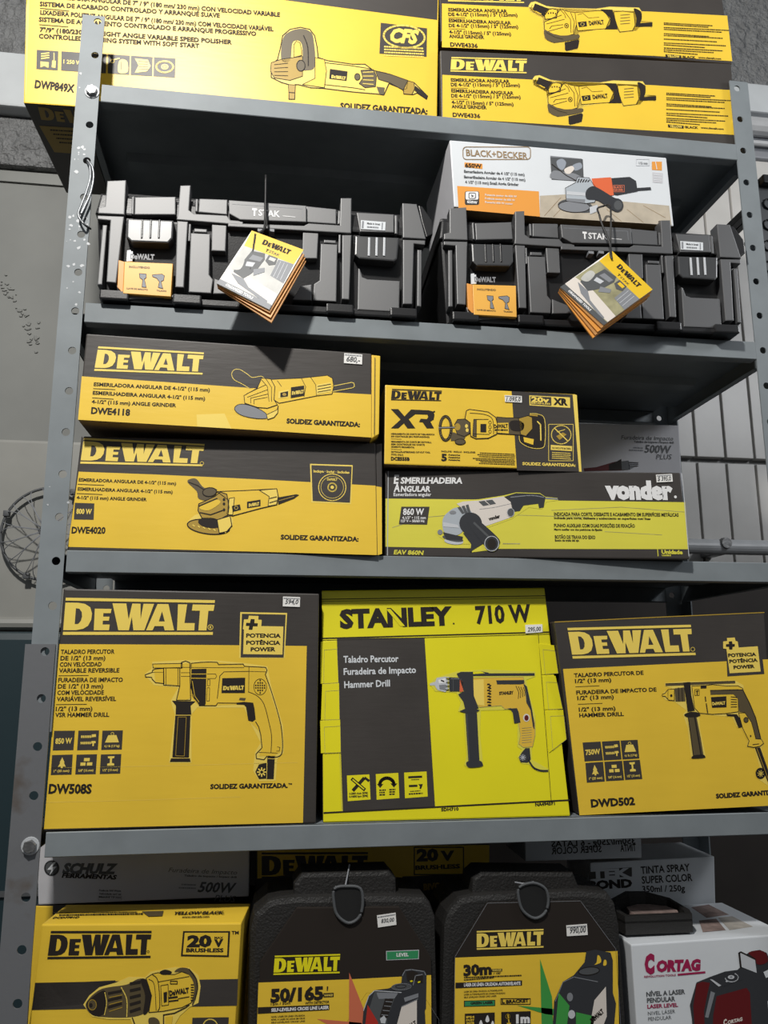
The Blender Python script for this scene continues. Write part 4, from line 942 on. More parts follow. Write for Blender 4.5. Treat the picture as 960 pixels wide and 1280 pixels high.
a.poly([(248,390),(290,372),(360,372),(393,382),(362,402),(290,402)],'plastic_print',8); a.poly([(290,400),(372,400),(380,560),(390,740),(312,745),(300,560)],'plastic_print',7); a.line([(300,410),(318,740)],5,'grey_dark',8); a.poly([(296,762),(312,742),(390,738),(412,758),(405,778),(320,786)],'plastic_print',8,True)
a.poly([(715,650),(745,650),(752,730),(730,752),(680,750),(668,715),(690,680)],'plastic_print',5,False); a.line([(735,730),(770,785),(820,808),(872,810)],12,'plastic_print',5,sm=True)
for i in range(4): t=i*math.pi/4; a.line([(696-20*math.cos(t),716-20*math.sin(t)),(696+20*math.cos(t),716+20*math.sin(t))],4,'grey_light',6)
a.ring(696,716,22,22,2,'grey_mid',6)
oK = B.build('drill_box', 'lemon yellow drill box with a black panel, in the middle of the fourth shelf', 'box')
sticker(B, oK, c8, ((758,168),(816,166),(817,193),(759,197)), '295,00', (766,191,812,188), 14, lines=False)
for q in (((57,226),(112,222),(118,366),(55,370)),((62,371),(120,367),(122,492),(58,494)),((55,496),(124,492),(126,605),(58,608)),((805,232),(857,238),(871,334),(815,338)),((815,341),(862,343),(886,456),(826,458)),((830,461),(888,459),(899,560),(840,606))):
    mb, p = B.part('t', oK); p.c(*c8); pts = [B.o+B.u*x_.x+B.v*x_.y for x_ in [p.uv(c) for c in q]]
    mb.prism([x_+B.n*.0009 for x_ in pts], -B.n*.0015, 'stanley_yellow', .0003); p.line([((c[0]*.8+q[2][0]*.2),(c[1]*.8+q[2][1]*.2)) for c in q],.8,'olive_print',1,True)
    mb.build('tuck_tab', oK)
# right box
B = Carton(.5923,.0085,1.2895,-3.2,2.0,0,.25,(692.8,776.9),(955.3,765),(971,1007),(724,1018.6),front='black_print',top='kraft')
a = B.art; a.c(*c9)
a.poly([(140,340),(520,322),(962,301),(1000,850),(1000,885),(206,925)],'yellow_print',1)
a.c(0,0,1); a.line([(693.5,777.6),(820,771.6),(955,765.6)],1.1,'yellow_dark',2); a.c(*c9)
a.logo((160,192),(653,179),(668,269),(176,283),'yellow_light',3); a.ring(658,261,8,8,2,'yellow_light',5,n=14)
for t,x,y,x1,y1 in (('TALADRO PERCUTOR DE',184,373,462,362),('1/2" (13 mm)',188,396,333,390),('FURADEIRA DE IMPACTO DE',193,442,514,429),('1/2" (13 mm)',197,464,343,458),('1/2" (13 mm)',203,510,350,504),('HAMMER DRILL',205,533,383,527)): a.text(t,x,y,x1,y1,15,INK,3,.025)
a.line([(190,411),(285,407)],2,INK); a.line([(200,481),(297,477)],2,INK)
a.text('DWD502', 252,892, 428,882, 29, INK, 3, .04); a.text('SOLIDEZ GARANTIZADA:', 752,857, 1030,838, 17, INK, 3, .05)
a.poly([(792,262),(932,250),(945,360),(797,370)],'black_print',2); a.poly([(780,258),(780,230),(796,228),(795,216),(826,214),(830,228),(838,230),(842,254),(918,249),(930,350),(806,357),(793,260)],'yellow_light',3); a.poly([(802,230),(815,229),(817,240),(826,240),(826,250),(817,251),(816,262),(804,262),(803,251),(791,251),(791,241),(803,240)],INK,5)
a.text('POTENCIA',800,292,912,287,13,INK,5,.035); a.text('POTÊNCIA',805,316,918,310,13,INK,5,.035); a.text('POWER',822,340,906,335,13,INK,5,.035)
icons(a, [((218,634),(290,630),(300,706),(226,710)),((295,630),(366,626),(374,702),(303,706)),((370,626),(438,623),(445,698),(378,702)),((229,716),(300,711),(307,790),(235,795)),((305,711),(376,707),(384,785),(312,789)),((380,707),(447,703),(457,780),(388,784))],'750W')
a.c(*e1)
a.poly([(48,200),(70,170),(140,140),(75,120),(75,95),(230,80),(675,72),(750,115),(750,200),(850,370),(895,550),(925,610),(900,650),(960,850),(960,975),(880,920),(850,880),(890,820),(840,650),(775,640),(790,580),(735,480),(690,470),(650,385),(480,370),(370,360),(375,480),(425,720),(400,745),(300,740),(270,480),(230,365),(260,330),(160,255),(80,240)],'yellow_light',2)
a.line([(85,108),(672,86)],21,'ink_soft',4); a.line([(85,100),(672,78)],4,INK,5)
shape(a,[(50,192),(75,182),(100,150),(155,145),(155,245),(105,240),(80,210),(52,205)],'yellow_print',5,5); a.ell(128,202,10,12,INK,7); a.line([(100,155),(100,238)],3,INK,7)
a.poly([(158,140),(240,132),(250,250),(165,252)],'ink_soft',5); a.line([(190,135),(195,250)],6,INK,6); a.line([(220,135),(225,250)],6,INK,6)
shape(a,[(305,120),(430,115),(480,108),(600,120),(700,118),(742,140),(740,180),(700,200),(705,340),(600,355),(480,362),(370,352),(330,310)],'yellow_print',5,4)
a.poly([(232,90),(290,85),(300,200),(330,330),(268,340),(258,260)],INK,6); a.poly([(240,365),(290,342),(350,345),(378,368),(345,385),(270,388)],INK,6,True); a.poly([(270,390),(345,385),(380,560),(405,715),(318,722),(295,560)],'ink_soft',6); a.line([(275,395),(318,720)],8,INK,7); a.line([(330,390),(385,715)],12,INK,7); a.poly([(305,725),(330,712),(400,708),(418,722),(410,735),(310,740)],INK,7,True)
a.frame(330,150,368,200,4,INK,6); a.line([(350,160),(350,195)],7,INK,7); a.line([(340,165),(360,163)],6,INK,7); a.line([(420,212),(424,252)],9,INK,6); a.line([(428,270),(440,350)],9,INK,6); a.poly([(380,118),(430,116),(430,140),(380,142)],INK,6)
a.poly([(462,155),(600,150),(700,148),(745,158),(800,270),(850,390),(895,570),(850,575),(815,430),(760,345),(710,340),(700,230),(660,190),(465,195)],'ink_soft',6); a.line([(745,160),(800,270),(850,390),(893,565)],8,INK,7); a.line([(462,157),(745,152)],6,INK,7)
a.poly([(468,215),(600,208),(602,302),(478,306)],INK,6); a.text('DeWALT',480,284,592,276,24,'yellow_light',8,.05)
for k in range(5): a.line([(640,212+k*22),(690,218+k*20)],6,INK,6)
a.poly([(600,360),(690,362),(720,400),(735,470),(705,478),(680,420),(665,380),(605,376)],INK,6)
shape(a,[(705,350),(760,350),(815,430),(855,572),(900,575),(920,610),(890,635),(835,645),(782,635),(795,590),(740,480)],'yellow_print',5,5); a.ell(768,410,19,22,'ink_soft',7); a.ring(768,410,19,22,5,INK,8); a.ell(808,548,6,9,INK,7); a.line([(825,622),(880,615)],5,INK,7)
a.poly([(845,650),(890,645),(945,800),(1000,960),(985,1010),(935,890)],INK,5); a.line([(862,655),(960,920)],5,'yellow_dark',6)
a.ell(893,868,42,48,INK,5)
for i in range(4): t=i*math.pi/4+.2; a.line([(893-26*math.cos(t),870-28*math.sin(t)),(893+26*math.cos(t),870+28*math.sin(t))],5,'yellow_light',7)
B.build('drill_box', 'yellow drill box with a 750 W square, right end of fourth shelf', 'box')
# ------------------------------------------------------------------ black toolboxes on the second shelf
k80 = (80,200,3.84); k32 = (320,210,4.0); k3 = (80,190,2.0)
def cp(k, L): return [(k[0]+x/k[2], k[1]+y/k[2]) for x, y in L]
TBZ = 1.8883
def make_toolbox():
    t = empty('toolbox', (.219, .13, TBZ), 'black plastic toolbox at the left end of the second shelf', 'toolbox', 'black toolboxes on the second shelf')
    x0, x1 = .0125, .4255; zs = 2.0045
    mb = MB()
    # body: sides lean in towards the bottom, front leans back
    f = [(x0+.012,.012,TBZ+.004),(x1-.012,.012,TBZ+.004),(x1-.004,-.001,zs-.002),(x0+.004,-.001,zs-.002)]
    mb.prism([V(p) for p in f], (0,.25,0), 'plastic_black', .004)
    for xa in (.045, .13, .315, .395):   # runners
        mb.box((xa-.017, -.012, TBZ), (xa+.017, .24, TBZ+.012), 'plastic_black', .002)
    mb.box((x0+.02, -.006, TBZ+.001), (x1-.02, .24, TBZ+.010), 'plastic_black', .002)
    mb.build('body', t)
    mb = MB()
    f = [(x0+.002,-.003,zs),(x1-.002,-.003,zs),(x1-.006,.001,2.030),(x1-.03,.004,2.033),(.355,.004,2.033),(.09,.004,2.036),(x0+.03,.004,2.036),(x0+.006,.001,2.034)]
    mb.prism([V(p) for p in f], (0,.255,0), 'plastic_black', .003)
    mb.box((.02, .018, 2.03), (x1-.01, .24, 2.0476), 'plastic_black', .004)
    mb.build('lid', t)
    Y0 = -.0095
    def rib(mb, k, L, Y=Y0, dp=.018, mt='plastic_rib', bev=.0011):
        pts = [at(x, y, Y) for x, y in cp(k, L)]; own = isinstance(mb, bpy.types.Object)
        m_ = MB() if own else mb
        m_.prism(pts, (0, dp, 0), mt, bev)
        if own: m_.build('raised_rib', mb)
    lid = [o for o in ALL if o.name.startswith('lid')][-1]; body = [o for o in ALL if o.name.startswith('body')][-1]
    # raised ribs of the lid and of the body
    rib(lid, k80, [(207,100),(298,96),(290,262),(163,256),(165,228),(196,222)])
    rib(lid, k80, [(558,122),(608,121),(600,240),(625,258),(782,266),(800,288),(860,293),(860,312),(540,286),(545,262)])
    rib(lid, k3, [(430,178),(600,184),(612,178),(690,183),(692,115),(719,115),(718,203),(410,186),(410,176)])
    rib(lid, k80, [(650,185),(785,190),(783,262),(645,250)], -.0070); rib(lid, k3, [(605,135),(681,143),(681,180),(603,175)], -.0070)
    rib(lid, k80, [(632,186),(644,187),(642,248),(630,246)], -.0070)
    rib(lid, k3, [(686,146),(692,147),(692,180),(684,180)], -.0070)
    rib(lid, k80, [(340,178),(536,176),(536,262),(338,262)], -.008); rib(lid, k80, [(325,176),(337,173),(335,262),(323,258)], -.0070)
    rib(lid, k32, [(503,222),(690,232),(690,322),(520,318)], -.008); rib(lid, k32, [(694,235),(708,237),(708,330),(694,328)], -.0070)
    rib(lid, k32, [(732,175),(804,180),(826,262),(850,355),(735,348)]); rib(lid, k32, [(812,186),(832,192),(880,262),(884,330),(852,345),(828,262)], -.004, .03, 'plastic_black')
    rib(body, k80, [(160,266),(288,271),(250,590),(203,585),(222,290),(160,284)]); rib(body, k80, [(185,312),(207,312),(183,598),(160,598)], -.0070)
    rib(body, k80, [(543,292),(595,296),(575,612),(534,610)]); rib(body, k80, [(599,306),(610,307),(606,390),(595,388)], -.0070)
    rib(body, k80, [(608,350),(702,355),(697,550),(716,575),(706,640),(598,634)], -.0070); rib(body, k80, [(625,328),(686,332),(686,348),(624,345)], -.0070)
    rib(body, k80, [(710,308),(781,312),(775,438),(708,435)], -.0070); rib(body, k32, [(235,318),(313,322),(306,452),(250,452),(232,440)], -.0070)
    rib(body, k80, [(722,568),(800,600),(820,642),(716,642)], -.006, .02)
    rib(body, k32, [(325,378),(408,382),(402,668),(285,662),(290,580),(318,562)], -.0070); rib(body, k32, [(183,658),(222,590),(278,582),(278,662)], -.008); rib(body, k32, [(340,358),(400,362),(400,377),(340,373)], -.0070)
    rib(body, k32, [(432,335),(478,335),(466,658),(430,655)]); rib(body, k32, [(414,330),(426,332),(424,425),(412,425)], -.0070)
    rib(body, k32, [(512,500),(520,505),(532,545),(560,556),(720,565),(716,720),(508,708)], -.0070)
    rib(body, k32, [(735,358),(847,362),(845,384),(790,378),(781,680),(735,680)]); rib(body, k32, [(808,408),(829,410),(826,693),(806,690)], -.0070)
    rib(body, k80, [(285,640),(270,600),(252,602),(262,640),(285,668),(530,660),(528,648)], -.008)
    for x in (322, 336): rib(body, (0,0,1), [(x,285.5),(x+7,286.2),(x+7,289.8),(x,289)], -.012, .014, 'grey_mid', .0004)
    # handle strip with lettering
    mb = MB(); q = cp(k3, [(412,120),(606,134),(606,175),(440,169),(413,154)]); mb.prism([at(x, y, -.012) for x, y in q], (0,.016,0), 'plastic_rib', .001)
    a = Art(mb, (0,-.012,0), (1,0,0), (0,0,1), (0,-1,0)); a.c(*k3)
    a.line([(420,130),(596,142),(596,165)],1.2,'grey_mid',1); a.text('T',470,158,482,159,16,'white',2,.06); a.text('STAK',486,159,540,163,15,'white',2,.012); a.line([(547,160),(578,163)],1.6,'white',2)
    mb.build('handle', t)
    # two latches
    for side in (0, 1):
        mb = MB(); k = (k80, k32)[side]
        L = ([(303,280),(526,290),(521,375),(500,398),(322,391),(300,370)], [(497,338),(716,348),(706,455),(690,466),(516,452),(494,432)])[side]
        rib(mb, k, L, -.0125, .016, 'plastic_smooth', .002)
        for j in range(3):
            if side == 0: x = 372+j*41; M = [(x,284),(x+9,285),(x+5,374),(x-4,374)]
            else: x = 561+j*38; M = [(x,346),(x+11,347),(x+9,440),(x-2,438)]
            rib(mb, k, M, -.0136, .004, 'plastic_black' if side == 0 else 'grey_light', .0006)
        mb.build('latch', t)
    # card insert with two drill pictures, warning label, lettering
    mb = MB(); rib(mb, k80, [(290,487),(523,497),(513,656),(283,640)], -.0125, .0125, 'orange_card', .0006); rib(mb, k80, [(262,480),(290,488),(283,640),(256,610)], -.0118, .012, 'orange', .0004)
    a = Art(mb, (0,-.0125,0), (1,0,0), (0,0,1), (0,-1,0)); a.c(*k80)
    a.text('INCLUYENDO',312,517,412,522,9,'ink_soft',2,.02); a.text('LLAVE DE IMPACTO',300,619,402,627,7,'ink_soft',2,.02); a.text('TALADRO',444,630,492,633,7,'ink_soft',2,.02)
    for dx, fl in ((0,0),(88,1)):
        if fl == 0: S = [(362,545),(395,548),(395,565),(386,572),(390,590),(395,612),(374,610),(378,575),(364,566)]
        else: S = [(424,552),(440,550),(470,548),(482,556),(478,578),(466,584),(470,600),(475,618),(452,612),(458,585),(445,568),(425,560)]
        a.poly(S,'grey_mid',2); a.line(S,2,'ink',3,True)
    mb.build('card_insert', t, label='orange card with two small drill pictures')
    mb = MB(); a = Art(mb, (0,-.0015,0), (1,0,0), (0,0,1), (0,-1,0)); a.c(*k80)
    q = [at(x, y, -.0030) for x, y in cp(k80, [(300,486),(303,434),(320,432),(322,440),(330,438),(328,484)])]; mb.prism(q, (0,.003,0), 'white_print')
    a2 = Art(mb, (0,-.0030,0), (1,0,0), (0,0,1), (0,-1,0)); a2.c(*k80); a2.text('DeWALT',318,475,434,479,24,'grey_mid',2,.04)
    mb.build('name_plate', t)
    mb = MB(); rib(mb, k32, [(525,260),(649,270),(646,313),(524,305)], -.0088, .003, 'white_print', .0003)
    a = Art(mb, (0,-.0088,0), (1,0,0), (0,0,1), (0,-1,0)); a.c(*k32); a.line([(535,268),(533,298)],9,'grey_mid',2); a.text('Made in Israel',555,281,620,286,9,'grey_dark',2,.02); a.micro(555,298,615,302,7,'grey_mid',2); a.line([(632,275),(630,306)],5,'grey_mid',2)
    mb.build('paper_label', t, label='small white paper label')
    return t
tb = make_toolbox()
def dup(root, name_label, off, rot):
    r = root.copy(); COL.objects.link(r); r['label'] = name_label
    r.location = V(root.location)+V(off); r.rotation_euler = (0, 0, rot); ALL.append(r)
    for ch in [o for o in ALL if o.parent == root]:
        c = ch.copy(); COL.objects.link(c); c.parent = r; ALL.append(c)
        for g in [o for o in ALL if o.parent == ch]:
            d = g.copy(); COL.objects.link(d); d.parent = c; ALL.append(d)
    return r
dup(tb, 'black plastic toolbox under the white grinder box on the second shelf', (.4335, -.0045, 0), math.radians(-1.6))
# ------------------------------------------------------------------ tag booklets on cords
def booklet(kk, tl, tr, br, bl, m1, m2, pages, label, Yt, lean, cords, dark):
    t = empty('tag_booklet', at(*cp(kk,[((tl[0]+br[0])/2,(tl[1]+br[1])/2)])[0], Yt), label, 'tag booklet', 'tag booklets hanging on the toolboxes')
    n = V((-.10, -1, lean)).normalized(); v = V((0,0,1)); v = (v-n*v.dot(n)).normalized(); u = v.cross(n)
    if u.x < 0: u = -u
    o = at(*cp(kk,[tl])[0], Yt)
    mb = MB(); a = Art(mb, o, u, v, n); a.c(*kk)
    P = lambda L: [a.P(a.uv(p), 0) for p in L]
    mb.prism(P([tl,tr,br,bl]), -n*.0012, 'paper')
    a.poly([tl,tr,m2,m1],'amber',1); a.poly([m1,m2,br,bl],'silver_print' if not dark else 'olive_print',1)
    def g(x,y): # x along m1->m2, y from yellow edge to bottom
        return ((m1[0]*(1-x)+m2[0]*x)*(1-y)+(bl[0]*(1-x)+br[0]*x)*y, (m1[1]*(1-x)+m2[1]*x)*(1-y)+(bl[1]*(1-x)+br[1]*x)*y)
    def h(x,y): return ((tl[0]*(1-x)+tr[0]*x)*(1-y)+(m1[0]*(1-x)+m2[0]*x)*y, (tl[1]*(1-x)+tr[1]*x)*(1-y)+(m1[1]*(1-x)+m2[1]*x)*y)
    G = lambda L, mt, ly, sm=False: a.poly([g(*p) for p in L], mt, ly, sm)
    a.logo(h(.28,.24),h(.82,.28),h(.82,.58),h(.28,.55),INK,3,'amber',False); a.text('T',*h(.40,.86),*h(.45,.87),24,INK,3,.05); a.text('STAK',*h(.47,.86),*h(.68,.88),22,'ink_soft',3,.01)
    d1, d2 = ('grey_mid','grey_dark')
    G([(0,.62),(.3,.56),(1,.66),(1,.88),(0,.88)],'cream_print' if not dark else 'cream_print',2); G([(.7,.02),(1,.0),(1,.42),(.72,.38)],d1,2)
    for q in range(3): a.line([g(.76+q*.07,.04),g(.78+q*.07,.38)],4,'grey_light',3)
    G([(.18,.05),(.42,.0),(.48,.12),(.46,.34),(.40,.52),(.34,.66),(.12,.62),(.1,.5),(.2,.42),(.16,.3)],d2,3); G([(.05,.3),(.16,.28),(.2,.5),(.08,.56)],'silver_print',4,True); G([(.22,.3),(.36,.26),(.36,.36),(.24,.4)],'grey_light',4); G([(.24,.12),(.44,.1),(.43,.2),(.22,.24)],d1,4)
    G([(.5,.0),(.68,.0),(.7,.14),(.6,.2),(.5,.14)],d2,4); G([(.54,.03),(.66,.03),(.66,.1),(.54,.1)],'amber' if dark else 'silver_print',5)
    G([(.4,.4),(.56,.28),(.6,.36),(.46,.52)],d1,4); G([(.1,.66),(.34,.66),(.5,.78),(.9,.86),(.9,.92),(.3,.8)],d1,4)
    G([(0,.88),(1,.90),(1,1),(0,1)],'grey_dark' if dark else 'grey_mid',5); a.text('ORGANIZE YOUR TOOLS' if False else 'ORGANIZED TOOLS',*g(.14,.96),*g(.66,.97),24,'white',7,.04)
    mb.build('cover', t)
    mb = MB()
    for i, (c1_, c2_) in enumerate(pages):
        d_ = -.0016-.0028*i; L = [p+n*d_ for p in P([tl, c1_, c2_, bl])]
        mb.prism(L, -n*.0020, 'card_edge' if i % 2 == 0 else 'orange')
    mb.build('page', t, label='brown card pages behind the cover')
    mb = MB()
    for C in cords: mb.tube(cr3([at(*cp(kk,[(x,y)])[0], Y) for x,y,Y in C]), .0013, 'cord_black', 8)
    mb.build('cord', t, smooth=True)
    return t
kL = (260,270,6.8571); kR = (690,300,6.8571)
booklet(kL,(375,125),(820,290),(525,805),(75,580),(310,255),(735,415),[((826,322),(528,822)),((833,334),(533,850)),((838,350),(539,880))],
    'square tag booklet hanging on a cord from the left toolbox',-.036,.25,
    [[(405,150,-.036),(403,185,-.039),(392,260,-.042),(375,380,-.046),(363,460,-.050)],[(403,185,-.038),(430,150,-.036),(480,110,-.030),(488,20,-.024),(490,-120,-.020),(495,-350,-.018)],[(403,185,-.037),(440,150,-.034),(500,80,-.028),(492,-40,-.022),(495,-350,-.018)]],False)
booklet(kR,(510,90),(862,425),(440,730),(70,405),(405,180),(750,505),[((858,440),(425,748)),((852,458),(400,770)),((840,470),(385,788)),((822,480),(370,802))],
    'tilted square tag booklet with brown picture hanging on a cord from the right toolbox',-.042,.15,
    [[(515,165,-.046),(500,120,-.044),(503,0,-.036),(505,-150,-.032),(500,-280,-.022),(470,-300,-.014),(440,-290,-.012)],[(440,-290,-.012),(390,-270,-.020),(405,-215,-.030),(430,-130,-.034),(495,30,-.038),(510,150,-.045)]],True)
# ------------------------------------------------------------------ lowest visible shelf, back row
B = Carton(-.03,.145,.9893,0,-.5,0,.11,(44,1132),(318,1134),(318,1300),(34,1300),front='yellow_print',side='black_print',zb=SZ[4]+.0131); M2 = B
zt = max(p.z for p in B.fr); a = B.art; a.c(0,0,1); a.poly([(66,1131),(319,1133),(319,1160),(66,1158)],'black_print',1)
B.build('tool_box', 'yellow and black box hidden beneath the grey box with a lightning emblem', 'box')
B = Carton(-.02,.1455,zt+.0005,0,0,0,.11,(48,1010),(312.5,1012),(311,1130),(48,1127),front='grey_print',side='grey_print',zb=M2.top+.0004,zt=1.2615)
# keep its base on the box beneath and its lid under the shelf
drill_art(B.art, 1)
B.build('drill_box', 'grey drill box with a round lightning emblem on the lowest shelf', 'box')
B = Carton(.23,.175,.9893,0,0,0,.10,(319,1048),(612,1044),(612,1300),(319,1300),front='black_print',zb=SZ[4]+.0131)
a = B.art; a.c(*c11)
a.poly([(80,70),(1150,60),(1150,200),(800,225),(615,212),(80,215)],'yellow_print',1); a.poly([(80,215),(615,150),(615,215),(560,260),(80,270)],'black_print',2)
a.logo((100,110),(590,108),(590,196),(100,200),'black_print',3,'yellow_print',True)
a.c(*c12); a.frame(-45,70,182,196,5,'black_print',3); a.text('20',-35,132,66,130,50,'black_print',3,.05); a.text('V',76,130,140,128,40,'black_print',3,.05); a.text('BRUSHLESS',-40,174,166,166,18,'black_print',3,.04); a.poly([(-100,205),(240,190),(240,330),(-100,330)],'black_print',2); a.text('BIVOLT',-2,268,120,256,28,'yellow_dark',4,.04)
B.build('tool_box', 'dark yellow and black tool box in shadow behind the two laser level cases', 'box')
B = Carton(.66,.18,.9893,-2,0,0,.10,(738,1078.5),(893,1070.5),(899.5,1300),(740,1300),front='white_print',side='white_print',zb=SZ[4]+.0131)
a = B.art; a.c(*c13)
a.poly([(25,196),(249,184),(250,232),(25,246)],'black_print',2); a.text('TEK',36,240,246,232,42,'white_print',4,.05); a.text('BOND',22,298,252,286,40,INK,3,.05)
a.text('TINTA SPRAY',297,218,553,202,37,INK,3,.012); a.text('SUPER COLOR',302,269,566,254,37,INK,3,.012); a.text('350ml / 250g',304,314,527,308,32,INK,3,.012)
oS = B.build('spray_paint_box', 'pale spray paint box standing upright behind the white laser level box', 'box')
zS = max(p.z for p in B.fr)
B = Carton(.62,.1805,zS+.0006,-2,0,0,.10,(655,1000),(800,996),(802.5,1076.5),(657,1083.5),front='white_print',side='white_print',bottom='kraft',zb=zS+.0004)
a = B.art; a.c(*c13)
a.text('SUPER COLOR',92,104,-170,116,34,INK,3,.012); a.text('TINTA',272,98,190,102,36,INK,3,.012); a.text('350ml/250g - 6 LATAS',268,60,-170,78,30,INK,3,.012)
B.build('spray_paint_box', 'pale spray paint box lying upside down on top of the upright one', 'box')
# ------------------------------------------------------------------ lowest visible shelf, front row
NZ = 1.199
B = Carton(.012,.004,.9893,-6.2,0,.5,.075,(51.6,1155.5),(301.8,1153.8),(284.5,1440),(17,1440),front='yellow_print',side='yellow_print',zb=SZ[4]+.0131)
a = B.art; a.c(*c10)
a.poly([(128,577),(300,574),(420,568),(420,640),(300,655),(116,676)],'black_print',2); a.poly([(128,577),(866,563),(862,660),(116,676)],'black_print',2)
a.logo((184,402),(551,401),(548,474),(174,478),INK,3,'yellow_print'); a.ring(539,463,4,4,1.5,INK,4,n=10)
a.poly([(666,389),(837,389),(832,483),(658,480)],INK,3); a.poly([(672,395),(830,395),(826,477),(665,474)],'yellow_print',4); a.text('20',680,445,770,444,38,INK,5,.05); a.text('V',778,445,812,444,24,INK,5,.06); a.text('MAX',780,417,812,417,8,INK,5,.03); a.text('BRUSHLESS',677,465,813,465,13,INK,5,.045); a.text('TM',842,400,868,400,11,INK,3,.02)
a.poly([(700,704),(832,702),(830,740),(698,742)],'black_print',3); a.ring(765,735,26,26,4,'yellow_light',5)
a.c(*f1)
a.poly([(62,330),(95,280),(150,235),(240,210),(310,178),(400,180),(430,150),(560,125),(640,128),(690,170),(702,230),(690,320),(640,345),(590,390),(560,440),(330,440),(320,410),(200,410),(110,395)],'yellow_light',3)
a.poly([(75,335),(100,290),(150,250),(200,235),(300,220),(360,190),(410,195),(440,260),(420,350),(380,385),(300,400),(180,398),(110,385)],'ink_soft',4,True)
a.poly([(80,330),(100,300),(150,262),(185,260),(185,360),(150,392),(105,380)],INK,5,True); a.ell(112,330,22,28,'ink_soft',6); a.ring(112,330,22,28,4,'yellow_dark',7); a.ell(105,332,9,12,INK,8)
for k in range(3):
    a.line([(200,268+k*38),(270,255+k*34)],13,INK,6); a.line([(205,290+k*38),(275,276+k*34)],4,'yellow_dark',6)
a.line([(180,262),(190,320),(178,385)],4,'yellow_light',7,sm=True); a.line([(270,235),(300,300),(300,395)],5,'yellow_light',7,sm=True)
for k in range(5): a.line([(320,215+k*38),(372,206+k*36)],15,INK,6)
a.poly([(375,195),(410,200),(432,280),(420,360),(390,380),(400,280)],INK,7,True)
shape(a,[(405,185),(440,162),(470,155),(520,165),(560,165),(600,150),(640,165),(672,210),(672,270),(650,320),(600,345),(500,365),(420,372),(435,280)],'yellow_print',4,5)
a.poly([(480,150),(510,138),(545,150),(530,165),(490,165)],INK,7,True); a.poly([(560,150),(590,128),(640,135),(680,185),(688,240),(670,310),(655,330),(668,240),(650,180),(610,150)],'ink_soft',7,True); a.line([(640,135),(680,190),(686,240),(672,300)],5,INK,8)
a.line([(440,165),(470,200),(480,330),(470,362)],4,INK,8,sm=True); a.line([(420,190),(450,220),(460,360)],3,INK,8,sm=True); a.line([(470,205),(640,175)],3,INK,8); a.line([(485,225),(525,218),(528,330),(490,335)],3,INK,8,True); a.poly([(500,262),(520,258),(518,312),(502,318)],INK,9)
a.text('DeWALT',532,280,640,262,26,INK,9,.05); a.line([(530,292),(575,286)],9,INK,9); a.line([(530,310),(580,304)],7,INK,9); a.line([(580,296),(640,285)],4,INK,9); a.frame(538,200,575,215,4,INK,9)
for k in range(7): a.line([(650,220+k*14),(664,220+k*14)],5,INK,9)
a.line([(330,400),(345,440)],6,INK,7); a.poly([(420,405),(450,398),(475,415),(475,440),(425,440)],'ink_soft',7,True); a.line([(500,440),(500,385),(560,375),(620,345),(640,330)],6,INK,7); a.poly([(510,395),(550,390),(545,440),(510,440)],'yellow_print',8)
# print on the top
tp = Art(B.mb, B.fr[0], B.u, V((-B.n.x,-B.n.y,0)).normalized(), B.v); tp.c(*c10)
tp.micro(215,336,520,331,5,INK); tp.micro(190,327,500,324,3,INK); tp.text('DCD7781D',190,346,285,344,6,INK,3,.03); tp.poly([(515,320),(595,318),(590,336),(540,338)],'ink_soft',2); tp.text('YELLOW·BLACK.',628,331,815,328,9,INK,3,.04); tp.text('www.dewalt.com',660,342,760,340,5,INK)
B.build('drill_box', 'yellow drill driver box with a black stripe, left end of the lowest shelf', 'box')
# laser level cases
def laser_case(kk, out, card, notch, handle, hook, label, Y, art):
    t = empty('laser_level_case', at(*cp(kk,[((out[0][0]+out[-1][0])/2, 600)])[0], Y+.04), label, 'laser level case', 'hard cases with printed cards on the lowest shelf')
    zb = .9893; t.location.z = zb; t['_w'] = tuple(t.location)
    P = lambda L, y: [at(x_, y_, y) for x_, y_ in cp(kk, L)]
    mb = MB(); s = P(out, Y)
    pts = [p.copy() for p in s]; pts[0].z = zb; pts[-1].z = zb
    pts[0].x = s[0].x; mb.prism(pts, (0,.085,0), 'plastic_case', .007)
    mb.build('shell', t)
    mb = MB(); mb.prism(P(handle, Y+.010), (0,.045,0), 'plastic_case', .005); mb.build('handle', t)
    mb = MB(); q = P(card, Y-.004)
    q2 = [p.copy() for p in q]
    for p in q2:
        if p.z < 1.07: p.z = 1.0
    mb.prism(q2, (0,.004,0), 'ink', .0006)
    a = Art(mb, (0,Y-.004,0), (1,0,0), (0,0,1), (0,-1,0)); a.c(*kk); art(a)
    a.line([(x_, min(y_, 900)) for x_, y_ in card[4:]+card[:3]+[card[2] if len(card) < 4 else card[3]]], 1.6, 'grey_mid', 1)
    mb.build('printed_card', t)
    mb = MB(); q = [at(x_, y_, Y-.0062) for x_, y_ in cp(kk, smooth_pts(notch))]
    mb.tube(q, .0016, 'grey_dark', 8, True); mb.prism([p+V((0,.0006,0)) for p in q], (0,.003,0), 'cord_black')
    mb.build('hanger_loop', t)
    mb = MB()
    for C in hook: mb.tube(cr3([at(*cp(kk,[(x_,y_)])[0], yy) for x_,y_,yy in C]), .0009, 'grey_mid', 6)
    mb.build('cable_tie', t)
    return t
